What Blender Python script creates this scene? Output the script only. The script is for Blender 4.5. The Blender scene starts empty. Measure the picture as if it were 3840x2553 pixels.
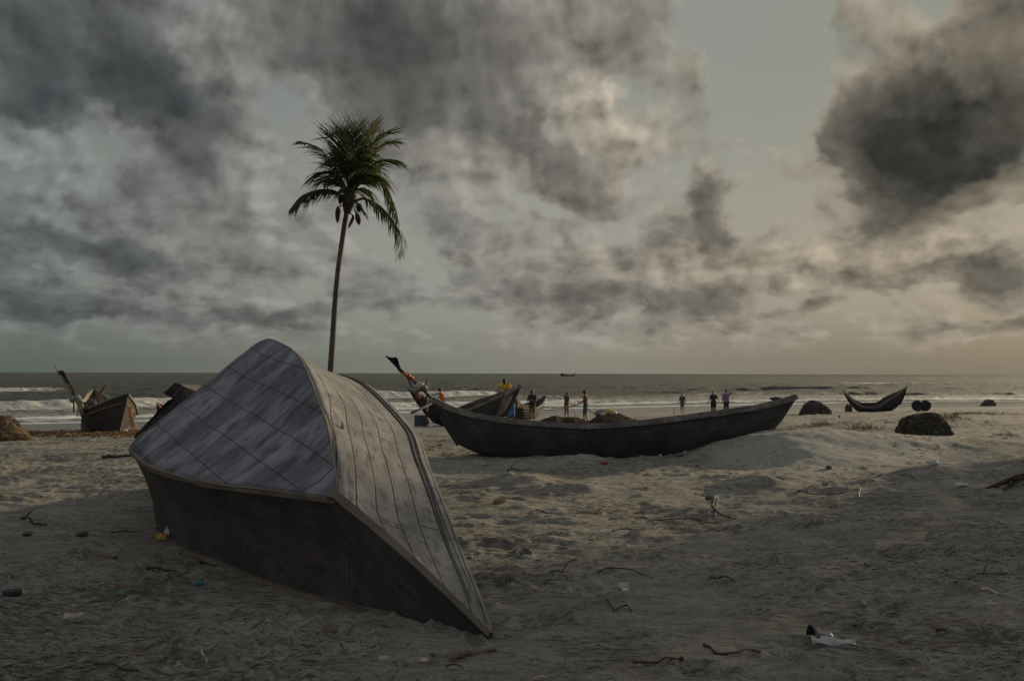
import bpy, math, random
import numpy as np
from mathutils import Matrix, Vector
R = math.radians
random.seed(7); rng = np.random.default_rng(7)
sc = bpy.context.scene
COL = sc.collection

# ------------------------------------------------------------------ camera
FPX = 3325.0; CXP, CYP = 1920.0, 1276.5
EYE = 1.6
CAMR = Matrix.Rotation(R(90 + 2.127), 3, 'X') @ Matrix.Rotation(R(0.15), 3, 'Z')
cam_d = bpy.data.cameras.new('camera'); cam = bpy.data.objects.new('camera', cam_d); COL.objects.link(cam)
cam.matrix_world = Matrix.Translation((0, 0, EYE)) @ CAMR.to_4x4()
cam_d.sensor_width = 36; cam_d.lens = 36 * FPX / 3840; cam_d.clip_start = .05; cam_d.clip_end = 90000
sc.camera = cam

def ray(px, py):
    d = CAMR @ Vector(((px - CXP) / FPX, -(py - CYP) / FPX, -1))
    return d / d.y                              # scaled to y = 1
def at(px, py, y):
    d = ray(px, py)
    return Vector((d.x * y, y, EYE + d.z * y))

# ------------------------------------------------------------------ noise
def _h(ix, iy, seed):
    h = (ix.astype(np.int64) * 374761393 + iy.astype(np.int64) * 668265263 + seed * 974634757) & 0xffffffff
    h = ((h ^ (h >> 13)) * 1274126177) & 0xffffffff
    h = ((h ^ (h >> 16)) * 2246822519) & 0xffffffff
    return ((h ^ (h >> 15)) & 0xffffff) / float(0xffffff)
def vn(x, y, seed=0):
    x = np.asarray(x, float); y = np.asarray(y, float)
    ix = np.floor(x); iy = np.floor(y); fx = x - ix; fy = y - iy
    u = fx * fx * fx * (fx * (fx * 6 - 15) + 10); v = fy * fy * fy * (fy * (fy * 6 - 15) + 10)
    a = _h(ix, iy, seed); b = _h(ix + 1, iy, seed); c = _h(ix, iy + 1, seed); d = _h(ix + 1, iy + 1, seed)
    return (a + (b - a) * u) * (1 - v) + (c + (d - c) * u) * v - .5
def fbm(x, y, seed=0, oct=4, gain=.5):
    s = 0; a = 1; n = 0
    for k in range(oct):
        s = s + a * vn(x * 2.03 ** k + 17.3 * k, y * 2.03 ** k - 9.1 * k, seed + k); n += a; a *= gain
    return s / n
def sst(a, b, x):
    t = np.clip((x - a) / (b - a), 0, 1); return t * t * (3 - 2 * t)
def pchip(xs, ys):
    xs = np.array(xs, float); ys = np.array(ys, float); h = np.diff(xs); d = np.diff(ys) / h
    m = np.zeros(len(xs)); m[0] = d[0]; m[-1] = d[-1]
    for i in range(1, len(xs) - 1):
        if d[i - 1] * d[i] > 0:
            w1 = 2 * h[i] + h[i - 1]; w2 = h[i] + 2 * h[i - 1]
            m[i] = (w1 + w2) / (w1 / d[i - 1] + w2 / d[i])
    def f(x):
        x = np.clip(np.asarray(x, float), xs[0], xs[-1]); i = np.clip(np.searchsorted(xs, x) - 1, 0, len(h) - 1)
        t = (x - xs[i]) / h[i]
        return ((1 + 2 * t) * (1 - t) ** 2 * ys[i] + t * (1 - t) ** 2 * h[i] * m[i] + t * t * (3 - 2 * t) * ys[i + 1] + t * t * (t - 1) * h[i] * m[i + 1])
    return f

# ------------------------------------------------------------------ terrain heights
SEA = -1.93
_ys = pchip([-400, -120, -60, -32, 0, 35, 100, 400], [-230, -18, 33, 56, 84, 101, 121, 190])
def shore_d(x, y):                                # metres inland of the waterline (negative: in the sea)
    return (_ys(x) - y) * .8
_prof = pchip([-400, -60, -20, 0, 5, 13, 30, 45, 55, 80, 200], [-12, -5, -2.6, -1.93, -1.83, -1.64, -.9, -.28, -.03, .0, .4])
_rx = [1.9, 3.0, 4.0, 4.7, 5.3, 6.4, 8.0, 10.5, 14, 22, 40]
_ry = pchip(_rx, [16.5, 16.5, 16.5, 16.6, 16.8, 17.3, 17.8, 18.3, 19.5, 22, 26])
_rh = pchip(_rx, [0, .06, .32, .50, .57, .48, .40, .30, .29, .2, .1])
FOOT = [(rng.uniform(-4, 6), rng.uniform(3, 8.5), rng.uniform(.05, .12), rng.uniform(.10, .19), rng.uniform(0, 3.14), rng.uniform(.015, .055)) for _ in range(190)]
FOOTA = np.array(FOOT)
MOUND = []                                        # (x, y, r, h, tail)
def H(x, y, fine=True):
    x = np.asarray(x, float); y = np.asarray(y, float)
    d = shore_d(x, y)
    z = _prof(d)
    dry = sst(12, 34, d)
    dr0 = dry
    # wind-blown ridge right of the stranded boat
    t = y - _ry(x); hh = np.where(x > _rx[0], _rh(np.maximum(x, _rx[0])), 0)
    z = z + hh * np.where(t < 0, np.exp(-(t / 1.2) ** 2) * .85 + .15 * sst(-3.6, .1, t), np.exp(-(t / 2.2) ** 2))
    # second low ridge in the lit field to the right
    t2 = y - (12.4 + .10 * (x - 5)) ; h2 = .14 * sst(2.4, 5.5, x) * (1 - .4 * sst(8, 14, x))
    z = z + h2 * np.where(t2 < 0, sst(-1.6, .1, t2), 1 - sst(0, 1.3, t2))
    z = z + dry * (fbm(x * .45, y * .45, 3, 3) * .16 + fbm(x * 1.5 + y * .3, y * 2.4, 5, 3) * .07)
    for (mx, my, r, h, tail) in MOUND:
        dx = x - mx; dy = y - my
        rr = np.where(dx < 0, r * tail, r)
        z = z + h * np.exp(-(dx / rr) ** 2 - (dy / r) ** 2)
    smooth = 1 - .9 * np.clip(hh / .4, 0, 1) * np.exp(-((t + 1.0) / 1.3) ** 2); dry = dry * smooth
    if fine:
        w = fbm(x * .8, y * .8, 31, 2)
        z = z + dry * (fbm(x * 2.6 + y * .7 + w, y * 8.0 + w * 2, 9, 4) * .040 + fbm(x * 7 + y * 2.5, y * 24, 11, 3) * .016 * sst(40, 12, y))
        z = z - dry * .022 * sst(.12, .3, fbm(x * 1.9, y * 3.3, 21, 3)) + dry * .030 * sst(.14, .3, fbm(x * 2.2 + 9, y * 5.6, 23, 3))
        if z.size <= 60:
            F = FOOTA[(np.abs(FOOTA[:, 0] - x.mean()) < 1.5) & (np.abs(FOOTA[:, 1] - y.mean()) < 1.5)]
            if len(F) and z.ndim:
                dx = x[:, None] - F[None, :, 0]; dy = y[:, None] - F[None, :, 1]; ct, st_ = np.cos(F[:, 4]), np.sin(F[:, 4])
                u = (dx * ct + dy * st_) / F[:, 3]; v = (-dx * st_ + dy * ct) / F[:, 2]; q = u * u + v * v
                z = z + (-F[:, 5] * np.exp(-q * q) + F[:, 5] * .55 * np.exp(-((np.sqrt(q) - 1.35) / .3) ** 2)).sum(1)
        else:
            for (fx, fy, a, b, th, dp) in FOOT:
                m = (np.abs(x - fx) < .6) & (np.abs(y - fy) < .6)
                if not np.any(m): continue
                dx = x[m] - fx; dy = y[m] - fy
                u = (dx * math.cos(th) + dy * math.sin(th)) / b; v = (-dx * math.sin(th) + dy * math.cos(th)) / a
                q = u * u + v * v
                z[m] += -dp * np.exp(-q * q) + dp * .55 * np.exp(-((np.sqrt(q) - 1.35) / .3) ** 2)
    return z
def hz(x, y): return float(H(np.array([x]), np.array([y]))[0])
def gp(px, py, lift=0.0, lim=130.0):              # where the sight line through a photo pixel meets the sand
    d = ray(px, py)
    y = np.geomspace(2.5, lim, 1600); x = d.x * y; z = EYE + d.z * y
    g = H(x, y, False) ; i = np.argmax(z < g)
    if z[i] >= g[i]: return Vector((d.x * lim, lim, hz(d.x * lim, lim)))
    yy = np.linspace(y[max(i - 3, 0)], y[min(i + 2, 1599)], 400); g = H(d.x * yy, yy); j = np.argmax(EYE + d.z * yy < g)
    yv = float(yy[j]); return Vector((d.x * yv, yv, float(g[j]) + lift))

# ------------------------------------------------------------------ mesh building
class MB:
    def __init__(s): s.v = []; s.f = []; s.uv = []
    def add(s, vs, fs, uvs=None):
        o = len(s.v); s.v += [tuple(v) for v in vs]; s.f += [tuple(i + o for i in f) for f in fs]
        s.uv += list(uvs) if uvs is not None else [(v[0], v[1]) for v in vs]
        return s
    def grid(s, P, uv=None, closed=False):
        n = len(P); m = len(P[0]); vs = [p for r in P for p in r]
        fs = [(i * m + j, i * m + j + 1, (i + 1) * m + j + 1, (i + 1) * m + j) for i in range(n - 1) for j in range(m - 1)]
        if closed: fs += [(i * m + m - 1, i * m, (i + 1) * m, (i + 1) * m + m - 1) for i in range(n - 1)]
        return s.add(vs, fs, [q for r in uv for q in r] if uv is not None else None)
    def tube(s, pts, rad, n=8, cap=True):
        pts = [Vector(p) for p in pts]; k = len(pts)
        rad = rad if hasattr(rad, '__len__') else [rad] * k
        rows = []; prev = None; L = 0; uv = []
        for i, p in enumerate(pts):
            t = (pts[min(i + 1, k - 1)] - pts[max(i - 1, 0)]).normalized()
            a = prev - t * prev.dot(t) if prev is not None else t.orthogonal()
            if a.length < 1e-6: a = t.orthogonal()
            a.normalize(); b = t.cross(a); prev = a
            if i: L += (p - pts[i - 1]).length
            rows.append([p + (a * math.cos(q) + b * math.sin(q)) * rad[i] for q in [2 * math.pi * j / n for j in range(n)]])
            uv.append([(L, j / n * 6.28 * max(rad)) for j in range(n)])
        o = len(s.v); s.grid(rows, uv, True)
        if cap:
            s.f.append(tuple(o + j for j in range(n))[::-1]); s.f.append(tuple(o + (k - 1) * n + j for j in range(n)))
        return s
    def ball(s, c, r, n=10, squash=None, noise=0, seed=0):
        c = Vector(c); r = r if hasattr(r, '__len__') else (r, r, r); rows = []
        for i in range(n + 1):
            th = math.pi * i / n; row = []
            for j in range(2 * n):
                ph = math.pi * j / n; d = Vector((math.sin(th) * math.cos(ph), math.sin(th) * math.sin(ph), math.cos(th)))
                k = 1
                if noise:
                    k += noise * 2 * float(fbm(np.array([d.x * 1.6 + d.z * 1.1 + seed * 7.7]), np.array([d.y * 1.6 - d.z * .9 + seed * 3.1]), seed, 3)[0])
                row.append(c + Vector((d.x * r[0], d.y * r[1], d.z * r[2])) * k)
            rows.append(row)
        return s.grid(rows, None, True)
    def box(s, c, size, M=None):
        x, y, z = [q / 2 for q in size]; c = Vector(c)
        vs = [Vector(q) for q in [(-x, -y, -z), (x, -y, -z), (x, y, -z), (-x, y, -z), (-x, -y, z), (x, -y, z), (x, y, z), (-x, y, z)]]
        if M is not None: vs = [M @ v for v in vs]
        return s.add([c + v for v in vs], [(3, 2, 1, 0), (4, 5, 6, 7), (0, 1, 5, 4), (1, 2, 6, 5), (2, 3, 7, 6), (3, 0, 4, 7)],
                     [(v.x, v.y + v.z) for v in vs])
    def beam(s, pts, w, h, up, jit=0, seed=0):          # rectangular section swept along pts; up = list or vector; w along side, h along up
        pts = [Vector(p) for p in pts]; k = len(pts); rows = []; uv = []; L = 0
        for i, p in enumerate(pts):
            t = (pts[min(i + 1, k - 1)] - pts[max(i - 1, 0)]).normalized()
            u = Vector(up[i] if isinstance(up, list) else up); u = (u - t * u.dot(t)).normalized(); sd = t.cross(u)
            ww = w[i] if hasattr(w, '__len__') else w; hh = h[i] if hasattr(h, '__len__') else h
            if jit:
                ww *= 1 + jit * 2 * float(vn(np.array([i * .37]), np.array([seed + .5]), seed)[0]); hh *= 1 + jit * 2 * float(vn(np.array([i * .41]), np.array([seed + 8.5]), seed)[0])
            if i: L += (p - pts[i - 1]).length
            q = [(-ww / 2, -hh / 2), (ww / 2, -hh / 2), (ww / 2, hh / 2), (-ww / 2, hh / 2)]
            rows.append([p + sd * a + u * b for a, b in q]); uv.append([(L, a + b) for a, b in q])
        o = len(s.v); s.grid(rows, uv, True)
        s.f.append(tuple(o + j for j in range(4))[::-1]); s.f.append(tuple(o + (k - 1) * 4 + j for j in range(4)))
        return s
    def build(s, name, mat, parent=None, smooth=True, M=None, loc=None, label=None, cat=None, group=None, kind=None):
        V = [Vector(v) for v in s.v]
        if M is not None: V = [M @ v for v in V]
        if parent is not None:
            p0 = parent; base = Vector((0, 0, 0))
            while p0 is not None: base += p0.location; p0 = p0.parent
        elif loc is not None: base = Vector(loc)
        else:
            xs = [v.x for v in V]; ys = [v.y for v in V]; zs = [v.z for v in V]
            base = Vector(((min(xs) + max(xs)) / 2, (min(ys) + max(ys)) / 2, min(zs)))
        me = bpy.data.meshes.new(name); me.from_pydata([v - base for v in V], [], s.f); me.validate(); me.update()
        if len(s.uv) == len(V):
            l = me.uv_layers.new(name='UVMap'); n = len(me.loops); idx = np.empty(n, np.int32); me.loops.foreach_get('vertex_index', idx)
            l.data.foreach_set('uv', np.array(s.uv, np.float32)[idx].ravel())
        if smooth:
            me.polygons.foreach_set('use_smooth', [True] * len(me.polygons))
            if len(me.polygons) < 6000: me.set_sharp_from_angle(angle=R(62))
        if mat: me.materials.append(mat)
        o = bpy.data.objects.new(name, me); COL.objects.link(o)
        if parent is not None: o.parent = parent
        else: o.location = base
        tag(o, label, cat, group, kind)
        return o
def tag(o, label=None, cat=None, group=None, kind=None):
    for k, v in (('label', label), ('category', cat), ('group', group), ('kind', kind)):
        if v: o[k] = v
    return o
def thing(name, loc, label, cat, group=None):
    o = bpy.data.objects.new(name, None); COL.objects.link(o); o.location = loc; o.empty_display_size = .2
    return tag(o, label, cat, group)
def sharp(o, ang=40):
    me = o.data
    try: me.set_sharp_from_angle(angle=R(ang))
    except Exception: pass
    return o
def solid(o, t, off=-1):
    m = o.modifiers.new('thick', 'SOLIDIFY'); m.thickness = t; m.offset = off; return o
def spline(pts, n):
    pts = [Vector(p) for p in pts]
    if len(pts) < 3: return [pts[0].lerp(pts[-1], i / (n - 1)) for i in range(n)]
    d = [0]
    for a, b in zip(pts, pts[1:]): d.append(d[-1] + max((b - a).length, 1e-5))
    fs = [pchip(d, [p[k] for p in pts]) for k in range(3)]
    T = np.linspace(0, d[-1], n); c = [f(T) for f in fs]
    return [Vector((c[0][i], c[1][i], c[2][i])) for i in range(n)]

# ------------------------------------------------------------------ materials
def lin(c):                                        # 0-255 sRGB to linear
    return tuple(((q / 255) / 12.92 if q / 255 <= .04045 else ((q / 255 + .055) / 1.055) ** 2.4) for q in c)
class NT:
    def __init__(s, tree): s.t = tree; s.n = tree.nodes; s.l = tree.links
    def node(s, typ, ins=None, **kw):
        n = s.n.new(typ)
        for k, v in kw.items(): setattr(n, k, v)
        for k, v in (ins or {}).items(): s.put(n, k, v)
        return n
    def put(s, n, k, v):
        i = n.inputs[k]
        if hasattr(v, 'outputs'): v = v.outputs[0]
        if hasattr(v, 'is_output'): s.l.new(v, i)
        else:
            if hasattr(i.default_value, '__len__') and not hasattr(v, '__len__'): v = [v] * len(i.default_value)
            if hasattr(v, '__len__') and len(i.default_value) == 4 and len(v) == 3: v = tuple(v) + (1,)
            i.default_value = v
    def m(s, op, a, b=0, c=0, clamp=False):
        n = s.n.new('ShaderNodeMath'); n.operation = op; n.use_clamp = clamp
        s.put(n, 0, a); s.put(n, 1, b); s.put(n, 2, c); return n.outputs[0]
    def vm(s, op, a, b=(0, 0, 0), scale=None):
        n = s.n.new('ShaderNodeVectorMath'); n.operation = op; s.put(n, 0, a); s.put(n, 1, b)
        if scale is not None: s.put(n, 'Scale', scale)
        return n.outputs['Value'] if op in ('LENGTH', 'DOT_PRODUCT', 'DISTANCE') else n.outputs[0]
    def mix(s, f, a, b, blend='MIX'):
        n = s.n.new('ShaderNodeMix'); n.data_type = 'RGBA'; n.blend_type = blend; n.clamp_factor = True
        s.put(n, 0, f); s.put(n, 6, a); s.put(n, 7, b); return n.outputs[2]
    def rng(s, x, a, b, c=0, d=1, smooth=True):
        n = s.n.new('ShaderNodeMapRange'); n.interpolation_type = 'SMOOTHSTEP' if smooth else 'LINEAR'
        s.put(n, 0, x); s.put(n, 1, a); s.put(n, 2, b); s.put(n, 3, c); s.put(n, 4, d); return n.outputs[0]
    def noise(s, vec, scale, detail=4, rough=.55, dist=0, dim='3D'):
        n = s.n.new('ShaderNodeTexNoise'); n.noise_dimensions = dim
        if vec is not None: s.put(n, 'Vector', vec)
        s.put(n, 'Scale', scale); s.put(n, 'Detail', detail); s.put(n, 'Roughness', rough); s.put(n, 'Distortion', dist)
        return n.outputs[0]
    def mapping(s, vec, loc=(0, 0, 0), rot=(0, 0, 0), scale=(1, 1, 1), typ='POINT'):
        n = s.n.new('ShaderNodeMapping'); n.vector_type = typ
        s.put(n, 0, vec); s.put(n, 1, loc); s.put(n, 2, rot); s.put(n, 3, scale); return n.outputs[0]
    def bump(s, h, strength=.5, dist=.01, normal=None):
        n = s.n.new('ShaderNodeBump'); s.put(n, 'Height', h); s.put(n, 'Strength', strength); s.put(n, 'Distance', dist)
        if normal is not None: s.put(n, 'Normal', normal)
        return n.outputs[0]
def material(name):
    m = bpy.data.materials.new(name); m.use_nodes = True; t = NT(m.node_tree)
    b = m.node_tree.nodes['Principled BSDF']; return m, t, b
_mc = {}
def simple(name, col, rough=.85, var=.35, scale=6, bump=.4, bd=.01, spec=.2, stretch=(1, 1, 1), col2=None, trans=0):
    if name in _mc: return _mc[name]
    m, t, b = material(name)
    tc = t.node('ShaderNodeTexCoord').outputs['Object']; v = t.mapping(tc, scale=stretch)
    n1 = t.noise(v, scale, 5, .6); n2 = t.noise(v, scale * 6, 3, .6)
    c2 = col2 or tuple(q * (1 - var) * .7 for q in col)
    c = t.mix(t.rng(n1, .35, .68), col, c2); c = t.mix(t.rng(n2, .45, .75, 0, .5), c, tuple(q * .55 for q in col))
    t.put(b, 'Base Color', c); t.put(b, 'Roughness', rough); t.put(b, 'Specular IOR Level', spec)
    t.put(b, 'Normal', t.bump(t.m('ADD', n1, t.m('MULTIPLY', n2, .5)), bump, bd))
    if trans:
        tr = t.node('ShaderNodeBsdfTranslucent', {'Color': c}); mx = t.node('ShaderNodeMixShader', {0: trans, 1: b, 2: tr})
        t.put(t.n['Material Output'], 0, mx)
    _mc[name] = m; return m
def wood(name, col, col2, plank=.18, seam=.006, patch=None, grain=(3, 60), wear=.5, rough=.8, spec=.3, axis_v=True, pale=None, rust=None, seamdark=.85, nails=False, blots=((1, 1), (2.2, 5))):
    """planked, weathered timber; UV: u along the plank, v across, in metres"""
    if name in _mc: return _mc[name]
    m, t, b = material(name)
    uv = t.node('ShaderNodeUVMap').outputs[0]; sx = t.node('ShaderNodeSeparateXYZ', {0: uv})
    u, v = sx.outputs[0], sx.outputs[1]
    wob = t.m('MULTIPLY', t.m('SUBTRACT', t.noise(uv, 1.3, 2), .5), .03); vv = t.m('ADD', v, wob)
    pv = t.m('DIVIDE', vv, plank); pid = t.m('FLOOR', pv); fr = t.m('FRACT', pv)
    edge = t.m('MULTIPLY', t.m('MINIMUM', fr, t.m('SUBTRACT', 1, fr)), plank)
    sm = t.rng(edge, seam * .25, seam * .9, seamdark, 0)
    # butt joints
    ub = t.m('ADD', u, t.m('MULTIPLY', pid, 1.37)); bf = t.m('FRACT', t.m('DIVIDE', ub, 2.6))
    bj = t.rng(t.m('MULTIPLY', t.m('MINIMUM', bf, t.m('SUBTRACT', 1, bf)), 2.6), seam * .3, seam, .8, 0)
    sm = t.m('MAXIMUM', sm, bj)
    wn = t.node('ShaderNodeTexWhiteNoise', {'W': t.m('ADD', pid, t.m('MULTIPLY', t.m('FLOOR', t.m('DIVIDE', ub, 2.6)), 7.3))}, noise_dimensions='1D').outputs[0]
    g = t.noise(t.mapping(uv, scale=(grain[0], grain[1], 1)), 1, 5, .65)
    blot = t.noise(t.mapping(uv, scale=blots[0] + (1,)), 1.7, 6, .65); blot2 = t.noise(t.mapping(uv, scale=blots[1] + (1,)), 2.2, 7, .7)
    c = t.mix(t.rng(g, .3, .72), col, col2)
    c = t.mix(t.m('MULTIPLY', t.rng(wn, 0, 1, 0, .45, False), 1), c, tuple(q * .55 for q in col))
    if pale: c = t.mix(t.m('MULTIPLY', t.rng(t.m('ADD', blot, t.m('MULTIPLY', g, .35)), .58, .80), wear), c, pale)
    if patch: c = t.mix(t.m('MULTIPLY', t.rng(t.m('ADD', blot2, t.m('MULTIPLY', g, .25)), .62, .78), .85), c, patch)
    if rust: c = t.mix(t.m('MULTIPLY', t.rng(t.noise(t.mapping(uv, loc=(7, 3, 0), scale=(1.2, 1.6, 1)), 3, 5, .7), .55, .72), .7), c, rust)
    sp = t.noise(uv, 70, 3, .7); c = t.mix(t.rng(sp, .62, .74, 0, .6), c, tuple(q * .35 for q in col2))
    if nails:
        du = t.m('MULTIPLY', t.m('ABSOLUTE', t.m('SUBTRACT', t.m('FRACT', t.m('DIVIDE', t.m('ADD', u, t.m('MULTIPLY', pid, .09)), .26)), .5)), .26); dv = t.m('SUBTRACT', edge, .03)
        nd = t.m('SQRT', t.m('ADD', t.m('MULTIPLY', du, du), t.m('MULTIPLY', dv, dv))); nl = t.rng(nd, .006, .014, .8, 0)
        c = t.mix(nl, c, (.045, .03, .022)); c = t.mix(t.m('MULTIPLY', t.rng(t.m('ADD', du, t.m('MULTIPLY', t.m('ABSOLUTE', dv), .25)), .004, .018, .35, 0), .8), c, (.09, .06, .045))
    c = t.mix(sm, c, tuple(q * .12 for q in col2))
    t.put(b, 'Base Color', c); t.put(b, 'Specular IOR Level', spec)
    t.put(b, 'Roughness', t.rng(blot2, .3, .7, rough - .15, rough + .12))
    hgt = t.m('SUBTRACT', t.m('ADD', t.m('MULTIPLY', g, .5), t.m('MULTIPLY', wn, .35)), t.m('MULTIPLY', sm, 1.6))
    hgt = t.m('ADD', hgt, t.m('MULTIPLY', sp, .12))
    t.put(b, 'Normal', t.bump(hgt, .7, .008))
    _mc[name] = m; return m
# ------------------------------------------------------------------ world: nishita air + cloud cover, all in sky directions
SUN_AZ, SUN_EL = R(48), R(10.5)
def azel(px, py):
    d = ray(px, py).normalized(); return math.atan2(d.x, d.y), math.asin(d.z)
w = bpy.data.worlds.new('World'); sc.world = w; w.use_nodes = True
T = NT(w.node_tree); bg = w.node_tree.nodes['Background']
sky = T.node('ShaderNodeTexSky', sky_type='NISHITA', sun_disc=False, sun_elevation=SUN_EL, sun_rotation=SUN_AZ, air_density=1.2, dust_density=3.0)
D0 = T.node('ShaderNodeTexCoord').outputs['Generated']; S = T.node('ShaderNodeSeparateXYZ', {0: D0})
AZ = T.m('ARCTAN2', S.outputs[0], S.outputs[1]); EL = T.m('ARCSINE', S.outputs[2])
P0 = T.node('ShaderNodeCombineXYZ', {0: AZ, 1: EL}).outputs[0]
def n2(vec, scale, detail, rough, out=0):
    n = T.n.new('ShaderNodeTexNoise'); n.noise_dimensions = '2D'; T.put(n, 'Vector', vec); T.put(n, 'Scale', scale); T.put(n, 'Detail', detail); T.put(n, 'Roughness', rough); return n.outputs[out]
ELW = T.m('MULTIPLY', T.m('LOGARITHM', T.m('ADD', T.m('MAXIMUM', EL, 0), .16), math.e), .31)
ELW = T.m('ADD', ELW, T.m('MULTIPLY', EL, .4))
PN = T.node('ShaderNodeCombineXYZ', {0: AZ, 1: ELW}).outputs[0]
w1 = T.vm('SCALE', T.vm('SUBTRACT', n2(PN, 9, 4, .62, 1), (.5, .5, .5)), scale=.10)
PW = T.vm('ADD', P0, w1)
PM = T.vm('ADD', PN, T.vm('SCALE', w1, scale=.28))
_rot = {}
def rotated(deg):
    k = 20 * round(deg / 20)
    if k not in _rot:
        c, s_ = math.cos(R(k)), math.sin(R(k))
        _rot[k] = (c, s_, PW if k == 0 else T.node('ShaderNodeCombineXYZ', {0: T.vm('DOT_PRODUCT', PW, (c, s_, 0)), 1: T.vm('DOT_PRODUCT', PW, (-s_, c, 0))}).outputs[0])
    return _rot[k]
def blobs(lst):
    acc = None
    for (px, py, rx, ry, rot, amp) in lst:
        a, e = azel(px, py); c, s_, vec = rotated(rot); a, e = a * c + e * s_, -a * s_ + e * c
        sx, sy = FPX / (rx * 1.3), FPX / (ry * 1.3)
        n = T.n.new('ShaderNodeVectorMath'); n.operation = 'MULTIPLY_ADD'; T.put(n, 0, vec); n.inputs[1].default_value = (sx, sy, 0); n.inputs[2].default_value = (-a * sx, -e * sy, 0)
        r2 = T.vm('DOT_PRODUCT', n.outputs[0], n.outputs[0]) if False else None
        d = T.n.new('ShaderNodeVectorMath'); d.operation = 'DOT_PRODUCT'; T.l.new(n.outputs[0], d.inputs[0]); T.l.new(n.outputs[0], d.inputs[1])
        v = T.m('MAXIMUM', T.m('MULTIPLY_ADD', d.outputs['Value'], -amp, amp), 0)
        acc = v if acc is None else T.m('ADD', acc, v)
    return acc
DARK = blobs([(300, 180, 430, 230, 0, .95), (720, 420, 300, 190, -20, .50), (140, 360, 240, 110, 20, .22), (1330, 130, 340, 300, -20, .55), (1600, 350, 400, 300, -20, .5),
              (2120, 590, 360, 150, -20, .52), (1950, 120, 560, 190, 0, .34), (2480, 240, 180, 280, 0, .20), (1500, 600, 330, 190, -20, .22),
              (3390, 600, 400, 270, 0, .75), (3370, 480, 380, 290, 40, .45), (3600, 580, 330, 240, 0, .5), (3700, 250, 260, 240, 20, .25), (3790, 40, 150, 160, 0, .4),
              (2680, 730, 120, 200, -20, .42), (2560, 850, 190, 85, 20, .36), (2800, 860, 190, 150, 0, .26), (2190, 930, 140, 70, 0, .3), (2060, 1020, 330, 110, 0, .36),
              (2330, 1110, 360, 100, 0, .34), (2830, 1130, 330, 100, 0, .30), (2940, 1190, 240, 60, 0, .32), (3390, 1030, 200, 70, 0, .48), (3770, 1010, 170, 80, 0, .48),
              (3740, 1215, 180, 55, 0, .5), (3480, 1240, 170, 40, 0, .3), (560, 1010, 320, 110, -20, .50), (230, 930, 350, 90, 0, .32), (900, 960, 280, 90, 0, .26),
              (420, 800, 420, 120, 0, .22), (720, 700, 260, 110, 0, .30), (90, 1140, 260, 90, 0, .34), (650, 1190, 420, 60, 0, .34), (1180, 1190, 350, 50, 0, .30), (1960, 810, 110, 40, -20, .3), (100, 820, 240, 120, 0, .2), (1250, 1000, 200, 50, 0, .2), (2450, 1250, 350, 45, 0, .34), (2050, 1150, 240, 60, 0, .3), (2650, 1010, 260, 60, 0, .25), (3150, 1130, 200, 50, 0, .25), (1450, 1080, 200, 60, 0, .2), (2400, 960, 200, 60, 0, .3), (300, 1180, 300, 60, 0, .3), (1700, 870, 240, 40, 0, .15)])
LITE = blobs([(2190, 400, 140, 160, 0, .6), (2330, 520, 170, 160, 0, .3), (1760, 650, 270, 110, -20, .42), (1250, 640, 180, 200, 0, .26), (970, 680, 120, 190, 20, .42), (1130, 930, 220, 110, 0, .34), (800, 110, 110, 110, 0, .42),
              (480, 470, 100, 40, -20, .45), (210, 650, 110, 130, 0, .42), (30, 560, 90, 70, 0, .4), (2860, 690, 70, 150, 0, .45), (2790, 590, 110, 60, 0, .4), (2760, 980, 320, 70, 0, .3),
              (3150, 970, 320, 90, 0, .26), (3720, 230, 110, 110, 0, .18), (3560, 800, 340, 80, 20, .3), (2450, 1000, 250, 80, 0, .28), (330, 790, 200, 70, 0, .2), (900, 1120, 300, 50, 0, .26), (500, 1150, 300, 40, 0, .25), (2900, 300, 170, 430, 0, .06), (2270, 900, 60, 70, 0, .3), (3500, 960, 250, 40, 0, .25), (1900, 940, 300, 50, 0, .2)])
CLEAR = blobs([(2860, 330, 190, 560, 0, 1.0), (2640, 60, 130, 120, 0, .7), (3080, 500, 110, 300, 20, .7), (1090, 480, 110, 150, 20, .45), (3100, 790, 200, 90, 0, .5), (2050, 780, 150, 50, 0, .45), (3700, 850, 120, 60, 0, .4), (2430, 700, 120, 120, 0, .3)])
f1 = n2(PM, 10.5, 7, .61); f2 = n2(T.vm('ADD', PM, (.016, .015, 0)), 10.5, 5, .61)
def puff(vec):
    n = T.n.new('ShaderNodeTexVoronoi'); n.voronoi_dimensions = '2D'; n.feature = 'SMOOTH_F1'; n.normalize = False
    T.put(n, 'Vector', vec); T.put(n, 'Scale', 20); T.put(n, 'Detail', 2.0); T.put(n, 'Roughness', .55); T.put(n, 'Smoothness', .55); return n.outputs['Distance']
PV = T.vm('ADD', PN, T.vm('SCALE', w1, scale=.22))
v1 = puff(PV); v2 = puff(T.vm('ADD', PV, (.011, .012, 0)))
f3 = T.m('SUBTRACT', f1, f2)
relief = T.m('ADD', T.m('MULTIPLY', f3, .75), T.m('MULTIPLY', T.m('SUBTRACT', v2, v1), .42))
low = T.rng(EL, .012, .055)                                 # clouds thin into the haze over the horizon
behind = T.rng(T.m('ABSOLUTE', AZ), .7, 1.3)               # looking away from the photograph: an even cloud deck, brightened as unseen fill light
fl = T.m('MULTIPLY', T.m('SUBTRACT', f1, .5), T.rng(EL, .08, .3, 1.9, 1.25))
fl = T.m('ADD', fl, T.m('MULTIPLY', T.m('SUBTRACT', .62, v1), T.rng(EL, .05, .35, .38, .24)))
dens = T.m('ADD', DARK, fl)
dens = T.m('SUBTRACT', dens, T.m('MULTIPLY', CLEAR, .55)); dens = T.m('SUBTRACT', dens, T.m('MULTIPLY', LITE, .45))
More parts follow.
